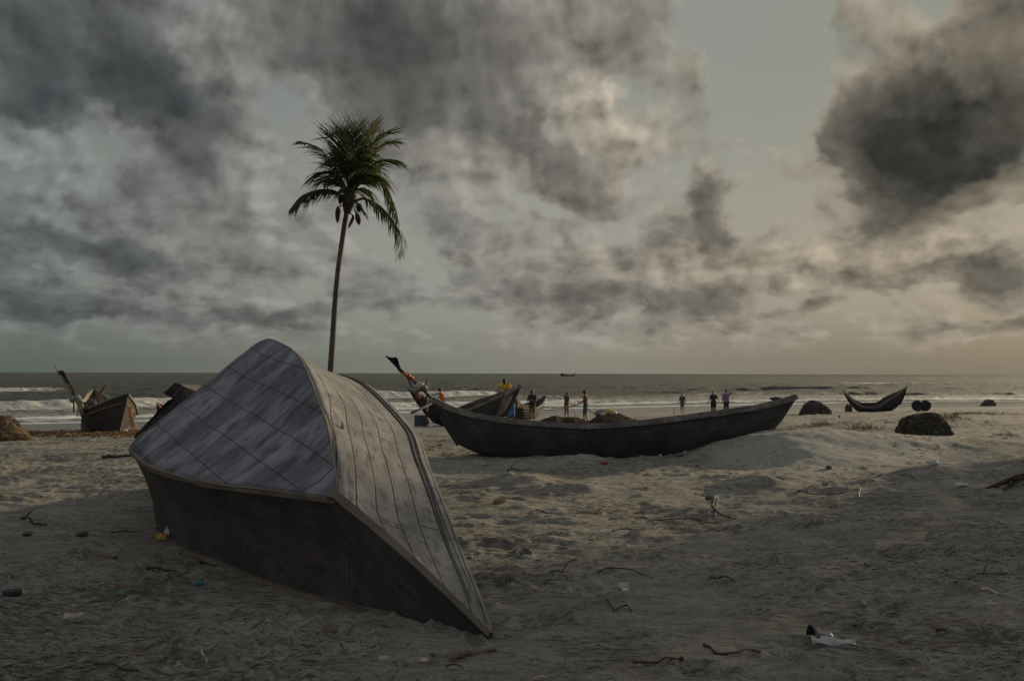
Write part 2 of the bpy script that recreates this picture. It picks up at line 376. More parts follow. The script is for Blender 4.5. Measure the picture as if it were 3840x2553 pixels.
core = T.m('MULTIPLY', T.rng(dens, -.18, 1.5, 0, 1, False), T.rng(EL, .01, .06))
cover = T.m('MULTIPLY', T.rng(T.m('SUBTRACT', T.m('ADD', dens, LITE), T.m('MULTIPLY', CLEAR, .25)), T.rng(EL, .1, .3, -.24, -.30), T.rng(EL, .1, .3, .22, .32)), low)
ga = T.rng(AZ, -.50, .10, 0, 1, False); gr = T.rng(AZ, -.05, .45)
def tri(l, c, r): return T.mix(gr, T.mix(ga, lin(l), lin(c)), lin(r))
airc = T.mix(T.rng(EL, 0, .10), tri((84, 92, 86), (124, 122, 112), (116, 110, 97)), tri((118, 121, 115), (144, 143, 135), (146, 140, 126)))
airc = T.mix(T.rng(EL, .12, .36), airc, tri((108, 112, 112), (134, 137, 131), (130, 133, 124)))
nish = T.vm('SCALE', sky.outputs[0], scale=.05)
airc = T.mix(.05, airc, nish)
cl = tri((112, 116, 114), (138, 135, 127), (152, 142, 125)); cm = tri((88, 92, 91), (108, 104, 98), (108, 102, 92))
cd = tri((30, 37, 43), (54, 54, 53), (48, 49, 45))
cc = T.mix(T.rng(core, 0, .42, 0, 1, False), cl, cm); cc = T.mix(T.rng(core, .30, 1.0, 0, 1, False), cc, cd)
cc = T.mix(T.m('MULTIPLY', LITE, .8), cc, tri((124, 128, 126), (158, 149, 134), (166, 153, 132)))
shade = T.m('ADD', 1, T.m('MULTIPLY', relief, T.rng(core, 0, .8, 1.6, 1.1)))
cc = T.vm('SCALE', cc, scale=T.m('MAXIMUM', shade, .35))
final = T.mix(cover, airc, cc)
deck = T.vm('SCALE', T.mix(f1, (.25, .265, .28, 1), (.41, .42, .435, 1)), scale=1.0)
final = T.mix(T.m('MAXIMUM', behind, T.rng(EL, .5, .95)), final, deck)
final = T.mix(T.rng(EL, -.02, 0), lin((70, 72, 66)), final)
T.put(bg, 'Color', final); T.put(bg, 'Strength', 1.0)
sl = bpy.data.lights.new('sun', 'SUN'); so = bpy.data.objects.new('sun', sl); COL.objects.link(so)
sl.energy = 5.0; sl.angle = R(1.5); sl.color = (1, .81, .55)
sd = Vector((math.sin(SUN_AZ) * math.cos(SUN_EL), math.cos(SUN_AZ) * math.cos(SUN_EL), math.sin(SUN_EL)))
so.rotation_euler = sd.to_track_quat('Z', 'Y').to_euler()
sc.view_settings.view_transform = 'Standard'; sc.view_settings.look = 'None'; sc.view_settings.exposure = 0.28; sc.view_settings.gamma = 1
sc.cycles.use_denoising = True

w.cycles.sampling_method = 'NONE'
sc.cycles.max_bounces = 5; sc.cycles.diffuse_bounces = 2; sc.cycles.glossy_bounces = 2; sc.cycles.transmission_bounces = 3; sc.cycles.transparent_max_bounces = 8
# ------------------------------------------------------------------ sand: one sheet all round the camera
MOUND += [(.95, 12.3, .35, .13, 2.2), (.25, 13.2, .55, .16, 1.4), (1.3, 16.0, .45, .16, 2.6), (-1.2, 15.6, .5, .10, 2.0), (3.6, 12.7, .28, .16, 2.5), (6.2, 13.2, .5, .22, 1.6), (7.6, 11.8, .6, .2, 2.0),
          (2.2, 6.9, .26, .10, 2.0), (4.7, 8.9, .5, .10, 2.0), (3.2, 9.6, .5, .10, 1.6), (1.4, 7.4, .32, .07, 2.2), (4.1, 6.6, .5, .1, 1.5), (-.1, 5.0, .32, .07, 2.2), (-2.6, 5.5, .4, .05, 1.5), (5.2, 11.2, .4, .16, 2.2),
          (-4.6, 17.5, .7, .10, 2.0), (-7.5, 19.5, .9, .13, 2.0), (-9, 16, .8, .10, 2.0), (8.9, 14.8, .7, .24, 2.2), (-2.0, 13.0, .4, .08, 2.), (10.5, 27, 1.6, .28, 1.6), (14.5, 30, 2.2, .34, 1.8), (7.5, 25, 1.4, .15, 2)]
def polar(th_fine, nf, nc, rr):
    th = np.concatenate([np.linspace(-math.pi, -th_fine, nc, endpoint=False), np.linspace(-th_fine, th_fine, nf, endpoint=False), np.linspace(th_fine, math.pi, nc, endpoint=False)])
    A, B = np.meshgrid(rr, th, indexing='ij'); return A * np.sin(B), A * np.cos(B), len(rr), len(th)
def sheet(name, X, Y, Z, n, m, mat, attrs):
    co = np.stack([X, Y, Z], -1).reshape(-1, 3)
    i = np.arange(n - 1)[:, None]; j = np.arange(m)[None, :]; j2 = (j + 1) % m
    q = np.stack(np.broadcast_arrays(i * m + j, i * m + j2, (i + 1) * m + j2, (i + 1) * m + j), -1).reshape(-1, 4)[:, ::-1]
    me = bpy.data.meshes.new(name); me.vertices.add(len(co)); me.vertices.foreach_set('co', co.astype(np.float32).ravel())
    me.loops.add(q.size); me.loops.foreach_set('vertex_index', q.astype(np.int32).ravel())
    me.polygons.add(len(q)); me.polygons.foreach_set('loop_start', np.arange(0, q.size, 4, dtype=np.int32)); me.update(calc_edges=True)
    me.polygons.foreach_set('use_smooth', np.ones(len(q), bool))
    for k, a in attrs.items():
        at_ = me.attributes.new(k, 'FLOAT', 'POINT'); at_.data.foreach_set('value', a.astype(np.float32).ravel())
    me.materials.append(mat); o = bpy.data.objects.new(name, me); COL.objects.link(o); tag(o, kind='structure'); return o
m, t, b = material('sand')
pos = t.node('ShaderNodeNewGeometry').outputs['Position']; wet = t.node('ShaderNodeAttribute', attribute_name='wet').outputs['Fac']
pv = t.mapping(pos, rot=(0, 0, R(-8)), scale=(1, 2.6, 1))
n_big = t.noise(pos, .55, 3, .5); n_mid = t.noise(pv, 1.8, 6, .62); n_fin = t.noise(pv, 11, 6, .68); n_grn = t.noise(pos, 150, 3, .7)
n_str = t.noise(t.mapping(pos, rot=(0, 0, R(-10)), scale=(1, 6, 1)), 3.5, 6, .7)
c = t.mix(t.rng(n_mid, .3, .7), (.345, .332, .280), (.215, .206, .172))
c = t.mix(t.rng(n_str, .47, .66, 0, .7), c, (.125, .106, .084))
n_st2 = t.noise(t.mapping(pos, rot=(0, 0, R(-12)), scale=(1, 5.5, 1)), 13, 6, .72)
c = t.mix(t.rng(n_st2, .50, .66, 0, .75), c, (.085, .074, .060)); c = t.mix(t.rng(n_st2, .30, .42, .45, 0), c, (.42, .415, .365))
lit = t.m('ADD', t.m('MULTIPLY', n_fin, .62), t.m('MULTIPLY', n_big, .42))
c = t.mix(t.rng(lit, .52, .63, 0, .9), c, (.075, .062, .048))      # scattered organic litter
c = t.mix(t.rng(t.noise(t.mapping(pos, loc=(3, 8, 1)), 8, 7, .75), .60, .70, 0, .65), c, (.07, .05, .036))
c = t.mix(t.rng(t.noise(pv, 34, 4, .72), .55, .66, 0, .8), c, (.055, .044, .034))
gk = t.noise(pv, 62, 3, .75); c = t.mix(t.rng(gk, .56, .66, 0, .75), c, (.06, .05, .04)); c = t.mix(t.rng(gk, .34, .42, .35, 0), c, (.42, .41, .37))
c = t.mix(t.rng(n_grn, .35, .75, 0, .45), c, tuple(q * .5 for q in (.30, .27, .22)))
dft = t.node('ShaderNodeAttribute', attribute_name='drift').outputs['Fac']; c = t.mix(t.m('MULTIPLY', dft, .8), c, t.mix(t.rng(n_st2, .35, .65), (.215, .212, .186), (.16, .158, .14)))
c = t.mix(t.m('MULTIPLY', wet, .8), c, (.085, .076, .062))
t.put(b, 'Base Color', c); t.put(b, 'Roughness', t.rng(wet, 0, 1, .95, .38)); t.put(b, 'Specular IOR Level', t.rng(wet, 0, 1, .12, .5))
hh = t.m('ADD', t.m('MULTIPLY', n_fin, .55), t.m('ADD', t.m('MULTIPLY', n_mid, .9), t.m('MULTIPLY', n_grn, .035)))
hh = t.m('ADD', hh, t.m('ADD', t.m('MULTIPLY', n_str, .5), t.m('MULTIPLY', n_st2, -.42)))
bn = t.n.new('ShaderNodeBump'); t.put(bn, 'Height', t.m('MULTIPLY', t.m('MULTIPLY', hh, t.rng(dft, 0, 1, 1, .22)), t.rng(wet, 0, .7, 1, .05))); t.put(bn, 'Strength', 1.0); t.put(bn, 'Distance', .085); t.put(b, 'Normal', bn.outputs[0])
rr = np.concatenate([[.15, .6, 1.2, 1.8], np.geomspace(2.4, 30, 470), np.geomspace(30.3, 140, 170), np.geomspace(150, 3000, 16)])
X, Y, n, mm = polar(R(35), 760, 70, rr)
tt = Y - _ry(X); hh_ = np.where(X > _rx[0], _rh(np.maximum(X, _rx[0])), 0); dr = np.clip(hh_ / .3, 0, 1) * (1 - .8 * sst(6.5, 9.0, X)) * np.exp(-((tt + 1.0) / 1.3) ** 2)
beach = sheet('beach', X, Y, H(X, Y), n, mm, m, {'wet': 1 - sst(6, 26, shore_d(X, Y) + 3 * fbm(X * .2, Y * .2, 77, 3)), 'drift': dr})

# ------------------------------------------------------------------ sea with breakers
m, t, b = material('sea_water')
pos = t.node('ShaderNodeNewGeometry').outputs['Position']; fo = t.node('ShaderNodeAttribute', attribute_name='foam').outputs['Fac']; ds = t.node('ShaderNodeAttribute', attribute_name='offshore').outputs['Fac']
pr = t.mapping(pos, rot=(0, 0, R(-32)), scale=(1, 2.4, 1))
ch = t.noise(pr, .22, 6, .62); ch2 = t.noise(pr, 1.1, 5, .65); ch3 = t.noise(pr, .05, 4, .6)
wc = t.mix(t.rng(ch, .38, .62), (.042, .051, .043), (.085, .097, .081)); wc = t.mix(t.rng(ch3, .35, .65, 0, .5), wc, (.060, .068, .055))
shal = t.rng(ds, 0, 55, 1, 0); wc = t.mix(t.m('MULTIPLY', shal, .75), wc, (.105, .105, .086))
fn = t.noise(t.mapping(pos, rot=(0, 0, R(-32)), scale=(1, 1.7, 1)), .8, 8, .74); fk = t.m('ADD', fo, t.m('MULTIPLY', t.m('SUBTRACT', fn, .5), 1.9))
fm = t.rng(fk, .44, .66)
caps = t.m('MULTIPLY', t.rng(t.noise(pr, .16, 8, .72), .70, .76), t.m('MULTIPLY', t.rng(ds, 40, 90), .5)); fm = t.m('MAXIMUM', fm, caps)
c = t.mix(fm, wc, t.mix(t.rng(ch2, .3, .7), (.60, .60, .56), (.40, .41, .385)))
t.put(b, 'Base Color', c); t.put(b, 'Roughness', t.m('MAXIMUM', t.rng(ds, 3, 45, .2, .58), t.m('MULTIPLY', fm, .9))); t.put(b, 'IOR', 1.33); t.put(b, 'Specular IOR Level', .22)
hgt = t.m('ADD', t.m('MULTIPLY', ch, 1.0), t.m('ADD', t.m('MULTIPLY', ch2, .28), t.m('MULTIPLY', fm, .25)))
bn = t.n.new('ShaderNodeBump'); t.put(bn, 'Height', hgt); t.put(bn, 'Strength', t.rng(ds, 0, 22, .12, 1.0)); t.put(bn, 'Distance', 3.6); t.put(b, 'Normal', bn.outputs[0])
rr = np.concatenate([[1, 12], np.geomspace(34, 260, 620), np.geomspace(262, 1500, 130), np.geomspace(1600, 60000, 30)])
X, Y, n, mm = polar(R(36), 700, 60, rr)
off = -shore_d(X, Y); al = X * .8 + Y * .5
ph = off + 9 * fbm(X * .018, Y * .018, 50, 3) + 1.5 * fbm(X * .12, Y * .12, 52, 2)
Z = np.full_like(X, SEA); foam = np.zeros_like(X); dfade = sst(900, 250, np.hypot(X, Y))
Z += dfade * (fbm(X * .03 + Y * .02, Y * .12, 60, 4) * .9 + fbm(X * .22, Y * .35, 64, 3) * .30) * sst(4, 60, off)
for (o0, hgt0, seed, thr) in [(16, .34, 1, -.12), (34, .75, 2, -.02), (47, 1.0, 3, -.05), (66, 1.05, 4, .02), (92, .7, 5, .14), (125, .6, 6, .22), (170, .5, 8, .3)]:
    al_n = fbm(al * .022, al * 0 + seed * 5.3, 70 + seed, 3) * 1.6
    am = sst(-.45, .35, al_n); sfn = ph - o0 - 3 * vn(al * .05, al * 0 + seed, 90 + seed)
    Z += hgt0 * am * np.where(sfn < 0, np.exp(-(sfn / 1.3) ** 2), np.exp(-(sfn / 4.5) ** 2))
    br = sst(thr, thr + .25, al_n)
    foam = np.maximum(foam, br * np.where(sfn < .6, np.exp(-((.6 - sfn) / (3.5 + o0 * .10)) ** 1.3), np.exp(-((sfn - .6) / .9) ** 2)))
foam = np.maximum(foam, .52 * sst(70, 20, ph) * sst(2, 10, ph)); foam = np.maximum(foam, .75 * np.exp(-((ph - 3.5) / 1.3) ** 2)); foam = np.maximum(foam, .85 * np.exp(-((ph - 11) / 2.2) ** 2))
foam = np.maximum(foam, .40 * sst(0, 3, ph) * sst(20, 12, ph))
Z += .22 * foam * sst(5, 14, off) * np.maximum(0, fbm(X * .6, Y * .6, 80, 3) + .3) * 1.6
Z = np.where(off < 6, SEA + (Z - SEA) * sst(-1, 6, off), Z)
sea = sheet('sea', X, Y, Z, n, mm, m, {'foam': foam, 'offshore': np.clip(off, -5, 500)})
# ------------------------------------------------------------------ timbers
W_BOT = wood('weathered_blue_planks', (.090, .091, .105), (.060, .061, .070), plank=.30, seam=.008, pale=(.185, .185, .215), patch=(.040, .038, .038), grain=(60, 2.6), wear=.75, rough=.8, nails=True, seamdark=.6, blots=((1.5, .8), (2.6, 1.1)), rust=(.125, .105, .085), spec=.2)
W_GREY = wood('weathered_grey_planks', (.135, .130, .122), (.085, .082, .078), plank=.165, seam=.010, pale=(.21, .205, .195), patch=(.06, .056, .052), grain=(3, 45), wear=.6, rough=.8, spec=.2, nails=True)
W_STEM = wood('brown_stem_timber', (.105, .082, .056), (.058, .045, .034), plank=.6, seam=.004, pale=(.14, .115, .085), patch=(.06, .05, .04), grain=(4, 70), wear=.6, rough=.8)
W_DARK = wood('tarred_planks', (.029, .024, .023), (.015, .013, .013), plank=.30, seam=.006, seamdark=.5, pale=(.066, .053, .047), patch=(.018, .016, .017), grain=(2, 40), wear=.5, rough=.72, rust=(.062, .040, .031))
W_RAIL = wood('bare_rail_timber', (.24, .20, .15), (.13, .105, .08), plank=.6, seam=.004, pale=(.36, .33, .28), patch=(.06, .05, .042), grain=(4, 70), wear=.7, rough=.8)
W_HULL = wood('dark_hull_planks', (.026, .026, .027), (.017, .0175, .018), plank=.17, seam=.007, seamdark=.7, nails=True, pale=(.055, .052, .049), patch=(.016, .016, .018), grain=(2, 34), wear=.6, rough=.65)
W_INNER = wood('red_brown_inner_planks', (.10, .060, .045), (.055, .036, .03), plank=.17, seam=.008, pale=(.17, .13, .10), patch=(.03, .024, .022), grain=(2, 34), wear=.6, rough=.8)
W_GUN = wood('worn_gunwale_timber', (.11, .097, .082), (.06, .054, .047), plank=.6, seam=.003, pale=(.18, .16, .14), patch=(.04, .035, .03), grain=(4, 60), wear=.8, rough=.75)
W_TAN = wood('tan_hull_planks', (.15, .105, .065), (.085, .06, .042), plank=.2, seam=.008, pale=(.24, .18, .12), patch=(.04, .03, .025), grain=(2, 34), wear=.5, rough=.75)
IRON = simple('rusty_iron', (.06, .048, .042), .7, scale=18)

# ------------------------------------------------------------------ the big upturned boat
AX = Vector((-.45, .893, 0)); NX = Vector((.893, .45, 0))
tip = gp(1855, 2388); T0 = Vector((tip.x, tip.y, 0))
def on_station(px, py, s):
    d = ray(px, py); o = Vector((0, 0, EYE)) - T0
    tt = (s - o.dot(AX)) / d.dot(AX); q = Vector((0, 0, EYE)) + d * tt
    return ((q - T0).dot(NX), q.z)
def curve(lst):
    ss = [q[2] for q in lst]; pz = [on_station(*q) for q in lst]
    return pchip(ss, [q[0] for q in pz]), pchip(ss, [q[1] for q in pz])
c_cl = curve([(1270, 1872, 1.3), (1120, 1850, 1.6), (962, 1831, 2.0), (856, 1819, 2.4), (751, 1801, 2.9), (630, 1770, 3.6), (563, 1744, 4.15), (518, 1707, 4.55), (500, 1690, 4.78), (512, 1662, 4.92), (552, 1622, 5.0)])
c_cr = curve([(1270, 1872, 1.3), (1255, 1729, 1.65), (1232, 1616, 2.0), (1202, 1526, 2.4), (1172, 1443, 2.85), (1135, 1362, 3.4), (1097, 1318, 3.95), (1050, 1290, 4.42), (1006, 1276, 4.72), (960, 1295, 4.92), (908, 1336, 5.0)])
c_gr = curve([(1855, 2388, 0), (1800, 2240, .45), (1729, 2068, 1.0), (1667, 1905, 1.6), (1609, 1759, 2.2), (1549, 1616, 3.0), (1458, 1518, 3.7), (1383, 1454, 4.25), (1308, 1422, 4.85)])
gl = []
for (px, py) in [(1600, 2322), (1300, 2262), (1050, 2200), (830, 2118), (700, 2056), (622, 2006)]:
    q = gp(px, py); gl.append(((q - T0).dot(AX), (q - T0).dot(NX), q.z))
c_glp = pchip([0] + [g[0] for g in gl] + [max(4.85, gl[-1][0] + .2)], [0] + [g[1] for g in gl] + [gl[-1][1] - .05])
SM = 4.85
SE = 5.0
def st(s):
    q = s if s <= SM else 2 * SM - s
    if s < 1.3:
        f = s / 1.3; a = on_station(1270, 1872, 1.3); z0 = tip.z
        c = (a[0] * f, z0 + (a[1] - z0) * f + .03 * math.sin(f * math.pi)); cl = cr = c
    else:
        e = min(s, SE); cl = (float(c_cl[0](e)), float(c_cl[1](e))); cr = (float(c_cr[0](e)), float(c_cr[1](e)))
        if s > SE:
            f = (s - SE) / (2 * SM - SE); mid = ((cl[0] + cr[0]) / 2 * (1 - f), 0)
            cl = (cl[0] + (mid[0] - cl[0]) * f, cl[1] * (1 - f) ** 1.1 * (1 - .34 * float(sst(-.1, .55, s - SE))) + tip.z * f); cr = (cr[0] + (mid[0] - cr[0]) * f, cr[1] * (1 - f) ** 1.1 * (1 - .34 * float(sst(-.1, .55, s - SE))) + tip.z * f)
    gr = (float(c_gr[0](q)), float(c_gr[1](q)))
    glq = (float(c_glp(q)), tip.z - .10 * min(1, q / .6))
    if s < .05: glq = gr = cl
    return np.array([glq, cl, cr, gr])
def w3(s, pz): return T0 + AX * s + NX * pz[0] + Vector((0, 0, pz[1]))
SS = list(np.linspace(.03, 1.3, 16)) + list(np.linspace(1.36, 4.4, 36)) + list(np.linspace(4.43, SE, 24)) + list(np.linspace(5.06, 2 * SM - .5, 30))
UB = thing('upturned_boat', T0 + AX * 3 , 'large overturned boat with blue-grey plank bottom and dark side, dominating the foreground sand', 'boat')
def strip(a, b, n, bulge=0, nrm_sign=1):
    rows = []; uvs = []
    for s in SS:
        S4 = st(s); A, B = w3(s, S4[a]), w3(s, S4[b]); L = (B - A).length
        nd = (B - A).cross(AX).normalized() if L > 1e-4 else Vector((0, 0, 1)); nd *= nrm_sign
        k = min(1, s / 2.5, (2 * SM - s) / 2.5) * (1 - float(sst(SE - 1.0, SE, s)) * (1 - float(sst(SE + .1, SE + 1.2, s))) if a == 1 else 1)
        rows.append([A.lerp(B, i / n) + nd * bulge * k * math.sin(math.pi * i / n) for i in range(n + 1)])
        uvs.append([(s, L * i / n) for i in range(n + 1)])
    return rows, uvs
rows, uvs = strip(0, 1, 14, .05, -1)
for r, q in zip(rows, uvs):
    for i in range(len(q)): q[i] = (q[i][0], q[-1][1] - q[i][1] + .05)
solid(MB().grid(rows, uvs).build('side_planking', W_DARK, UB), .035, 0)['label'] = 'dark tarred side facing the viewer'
rows, uvs = strip(1, 2, 16, .035, -1)
for k, s in enumerate(SS):
    S4 = st(s); pc = (S4[1][0] + S4[2][0]) / 2; hw = math.hypot(S4[2][0] - S4[1][0], S4[2][1] - S4[1][1]) / 2
    va = S4[1][0] * .755 + S4[1][1] * .656; vb = S4[2][0] * .755 + S4[2][1] * .656; uvs[k] = [(s, va + (vb - va) * i / 16 + 10.02) for i in range(17)]
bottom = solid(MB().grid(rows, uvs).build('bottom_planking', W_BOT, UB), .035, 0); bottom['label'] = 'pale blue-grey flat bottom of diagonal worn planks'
rows, uvs = strip(2, 3, 16, .05, -1)
for k in range(len(SS)): uvs[k] = [(u, uvs[k][-1][1] - v + .04) for u, v in uvs[k]]
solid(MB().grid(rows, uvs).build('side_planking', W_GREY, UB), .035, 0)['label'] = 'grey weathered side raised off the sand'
def edge(i): return [w3(s, st(s)[i]) for s in SS]
def updir(i, j): return [((w3(s, st(s)[i]) - w3(s, st(s)[j])).normalized() if (w3(s, st(s)[i]) - w3(s, st(s)[j])).length > .02 else Vector((0, 0, 1))) for s in SS]
def onside(i, j, frac, lift):                       # a line on the side panel, lifted off its face
    out = []
    for s in SS:
        S4 = st(s); A, B = w3(s, S4[i]), w3(s, S4[j]); n = (B - A).cross(AX); n = n.normalized() if n.length > 1e-5 else Vector((1, 0, 0))
        if n.dot(Vector((.6, -.3, .6))) < 0: n = -n
        out.append(A + (B - A).normalized() * frac + n * lift if (B - A).length > .01 else A + n * lift)
    return out
S_R = [((w3(s, st(s)[2]) - w3(s, st(s)[3])).normalized() if s > .1 and s < 2 * SM - .1 else Vector((-.5, .2, .8))) for s in SS]
TP = [.35 + .65 * float(sst(.0, 1.8, s)) for s in SS]
MB().beam(onside(3, 2, .108, .006), [.012] * len(SS), [.034 * q for q in TP], S_R).build('shade_gap_strip', W_DARK, UB)  # dark strip painting in the shade gap between rail and planking
MB().beam([w3(SE, st(SE)[2]).lerp(w3(SE, st(SE)[1]), k / 12) + Vector((0, 0, -.012)) for k in range(13)], .05, .03, AX, .3, 7)    .build('stern_strip', W_STEM, UB)
MB().beam(onside(3, 2, .04, .012), [.028 * q for q in TP], [.075 * q for q in TP], S_R, .06, 3).build('gunwale', W_GREY, UB)['label'] = 'raised gunwale rail on the right edge'
MB().beam([p + Vector((-.012, -.016, .085 * min(1, k / 9))) for k, p in enumerate(edge(0))], [.05 * min(1, .2 + k / 14) for k in range(len(SS))], [.055 * min(1, .2 + k / 14) for k in range(len(SS))], Vector((0, 0, 1)), .3, 4).build('gunwale', W_STEM, UB)['label'] = 'gunwale rail resting in the sand'
MB().beam([p + Vector((-.012, -.012, -.012)) for p in edge(1)[15:-15]], .04, .042, updir(1, 0)[15:-15], .5, 6).build('chine_strip', W_STEM, UB)['label'] = 'frayed brown strip along the lower chine'
MB().beam([p + Vector((0, 0, .0)) for p in edge(2)[15:-15]], .03, .028, updir(2, 3)[15:-15], .35, 8).build('chine_strip', W_STEM, UB)
sp_ = [w3(s, st(s)[1]) for s in SS[:17]]
MB().beam([p + Vector((.0, -.02, .015)) for p in sp_], [.06 - .025 * (1 - i / 16) for i in range(17)], [.07 - .03 * (1 - i / 16) for i in range(17)], Vector((-.6, -.4, .7)), .12, 5).build('stem_post', W_STEM, UB)['label'] = 'light brown stem timber running down to the bow tip'
# rope ends / nail clusters caught in the grey seams
for (px, py, s) in [(1288, 1612, 2.2), (1610, 2090, .95)]:
    p, z = on_station(px, py, s); q = w3(s, (p, z)) + Vector((.0, -.03, .03))
    MB().ball(q, (.015, .015, .045), 8, noise=.3, seed=int(px)).tube([q, q + Vector((.01, -.01, -.05)), q + Vector((.02, -.01, -.09))], .007, 6).build('rope_knot', simple('pale_rope', (.36, .33, .27), .9, scale=40), UB)

# ------------------------------------------------------------------ boat builder for the others
def boat(name, label, base, yaw, tab, heel=0, pitch=0, hull=W_HULL, gun=W_GUN, inner=None, gw=.07, gh=.09, thw=(), nst=44, thick=.04, bulge=.06, group=None, stem=True, scale=1, rub=None):
    """tab rows: xg, half-width at gunwale, zg, xb, half-width at bottom, zb (metres)"""
    tb = np.array(tab, float) * scale; u = np.linspace(0, 1, len(tb)); f = [pchip(u, tb[:, k]) for k in range(6)]; U = np.linspace(0, 1, nst); C = [g(U) for g in f]
    M = Matrix.Translation(base) @ Matrix.Rotation(R(yaw), 4, 'Z') @ Matrix.Rotation(R(pitch), 4, 'Y') @ Matrix.Rotation(R(heel), 4, 'X')
    root = thing(name, base, label, 'boat', group)
    def sect(i, inset=0):
        xg, yg, zg, xb, yb, zb = [c[i] for c in C]; row = []
        k = min(1, yg * 4)
        for j in range(9):
            q = j / 8; row.append(Vector((xg + (xb - xg) * q, max(yg + (yb - yg) * q + bulge * k * math.sin(q * math.pi) - inset, .004), zg + (zb - zg) * q + (inset if j == 8 else 0))))
        for j in range(1, 4): row.append(Vector((xb, yb * (1 - j / 2), zb + inset)) if yb > .02 else row[-1].copy())
        row += [Vector((v.x, -v.y, v.z)) for v in row[8::-1]]
        return row
    out = [sect(i) for i in range(nst)]; ins = [sect(i, thick) for i in range(nst)]
    def uvs(rows):
        r_ = []
        for r in rows:
            L = 0; q = [(r[0].x, 0)]
            for a, b_ in zip(r, r[1:]): L += (b_ - a).length; q.append((b_.x, L))
            r_.append(q)
        return r_
    MB().grid(out, uvs(out)).build('hull', hull, root, M=M)
    MB().grid([r[::-1] for r in ins], uvs(ins)).build('inner_planking', inner or W_INNER, root, M=M)
    for s in (1, -1):
        e = [Vector((C[0][i], s * (C[1][i] + .01), C[2][i] + gh * .2)) for i in range(nst)]
        MB().beam(e, gw, gh, Vector((0, 0, 1)), .08, 2 + s).build('gunwale', gun, root, M=M)
        if rub:
            e = []
            for i in range(nst):
                q = rub; xg, yg, zg, xb, yb, zb = [c[i] for c in C]; e.append(Vector((xg + (xb - xg) * q, s * (yg + (yb - yg) * q + bulge * min(1, yg * 4) * math.sin(q * math.pi) + .012), zg + (zb - zg) * q)))
            MB().beam(e, .03, .05, Vector((0, 0, 1)), .1, 5).build('rub_rail', gun, root, M=M)
    if stem:
        for i in (0, nst - 1):
            a = Vector((C[0][i], 0, C[2][i] + .06)); b_ = Vector((C[3][i], 0, C[5][i]))
            MB().beam([a, a.lerp(b_, .5) + Vector(((1 if i else -1) * .05 * scale, 0, 0)), b_], .07, .09, Vector((1, 0, 0)), .1).build('stem_post', hull, root, M=M)
    for (q, z) in thw:
        i = int(q * (nst - 1)); xg, yg, zg, xb, yb, zb = [c[i] for c in C]; fz = (zg - z - zb) / max(zg - zb, .01); hy = yb + (yg - yb) * fz
        MB().box((xg + (xb - xg) * (1 - fz), 0, zg - z), (.22, hy * 2 - .02, .04)).build('thwart', inner or W_INNER, root, M=M)
    root['_'] = 0; del root['_']
    return root, M
# long dark boat in the middle, its right end in the blown sand
yb_ = 17.2; L0 = at(1612, 1506, yb_); R0 = at(3012, 1494, yb_ + .3)
g0 = -.13
BN, MN = boat('fishing_boat', 'long dark stranded boat mid-beach, its right bow rising above a sand drift', (L0.x, yb_ + .62, g0), 0,
    [(0, .02, L0.z - g0, .52, .02, .30), (.5, .42, .93, .75, .22, .20), (1.2, .62, .765, 1.25, .40, .06), (2.2, .72, .65, 2.2, .48, 0), (3.0, .74, .61, 3.0, .50, 0), (4.0, .72, .67, 3.9, .47, .0), (5.0, .62, .80, 4.7, .38, .05), (5.9, .44, .93, 5.45, .25, .08),
     (6.7, .20, 1.075, 6.15, .10, .18), (R0.x - L0.x, .03, R0.z - g0, 6.58, .015, .38)], heel=-7, hull=W_HULL, thw=((.2, .16), (.42, .16), (.62, .16)), gw=.06, gh=.11, bulge=.05, nst=60)
MB().beam([MN @ Vector((6.75, 0, 1.13)), MN @ Vector((7.1, 0, 1.22)), MN @ Vector((7.36, 0, 1.28))], [.30, .22, .09], [.06, .07, .07], Vector((0, 0, 1))).build('bow_cap', W_GUN, BN)
MB().ball(MN @ Vector((6.95, .03, 1.245)), (.13, .10, .04), 10, noise=.2, seed=4).build('rope_coil', simple('dark_rope', (.06, .05, .042), .9, scale=40), BN)
MB().ball(at(2114, 1606, yb_ + .0), (.018, .012, .018), 8).build('bolt_head', simple('pale_metal', (.45, .43, .40), .4), BN)

# flagged boat further down the beach
def bt(px0, py0, px1, py1, d0, d1): return at(px0, py0, d0), at(px1, py1, d1)
fb = gp(1690, 1593); D = fb.y
A0, A1 = at(1532, 1459, D - .9), at(1950, 1448, D + .5)
Lf = (A1 - A0).length; yawf = math.degrees(math.atan2(A1.y - A0.y, A1.x - A0.x)); zf = hz((A0.x + A1.x) / 2, (A0.y + A1.y) / 2)
h0 = A0.z - zf; h1 = A1.z - zf
BF, MF = boat('fishing_boat', 'high-prowed dark boat with a tilted flag pole at its left end', (A0.x, A0.y, zf - .03), yawf,
    [(0, .03, h0, .9, .02, .35), (.10 * Lf, .34, h0 - .26, .22 * Lf, .14, .12), (.25 * Lf, .66, h0 - .66, .32 * Lf, .36, .0), (.44 * Lf, .82, h0 - .90, .45 * Lf, .52, 0), (.58 * Lf, .80, h1 - .80, .60 * Lf, .50, 0), (.76 * Lf, .58, h1 - .47, .72 * Lf, .30, .06), (.90 * Lf, .25, h1 - .20, .80 * Lf, .12, .2), (Lf, .03, h1, .86 * Lf, .02, .36)],
    heel=1.5, hull=W_HULL, thw=((.3, .2), (.5, .22), (.68, .25)), gw=.08, gh=.10, bulge=.10)
MB().beam([A1 + Vector((-.10, 0, -.02)), A1 + Vector((0, 0, .10))], .11, .12, Vector((1, 0, 0))).build('prow_head', W_GUN, BF)
pole_b, pole_t = at(1601, 1518, D - 2.0), at(1602, 1424, D - 2.0)
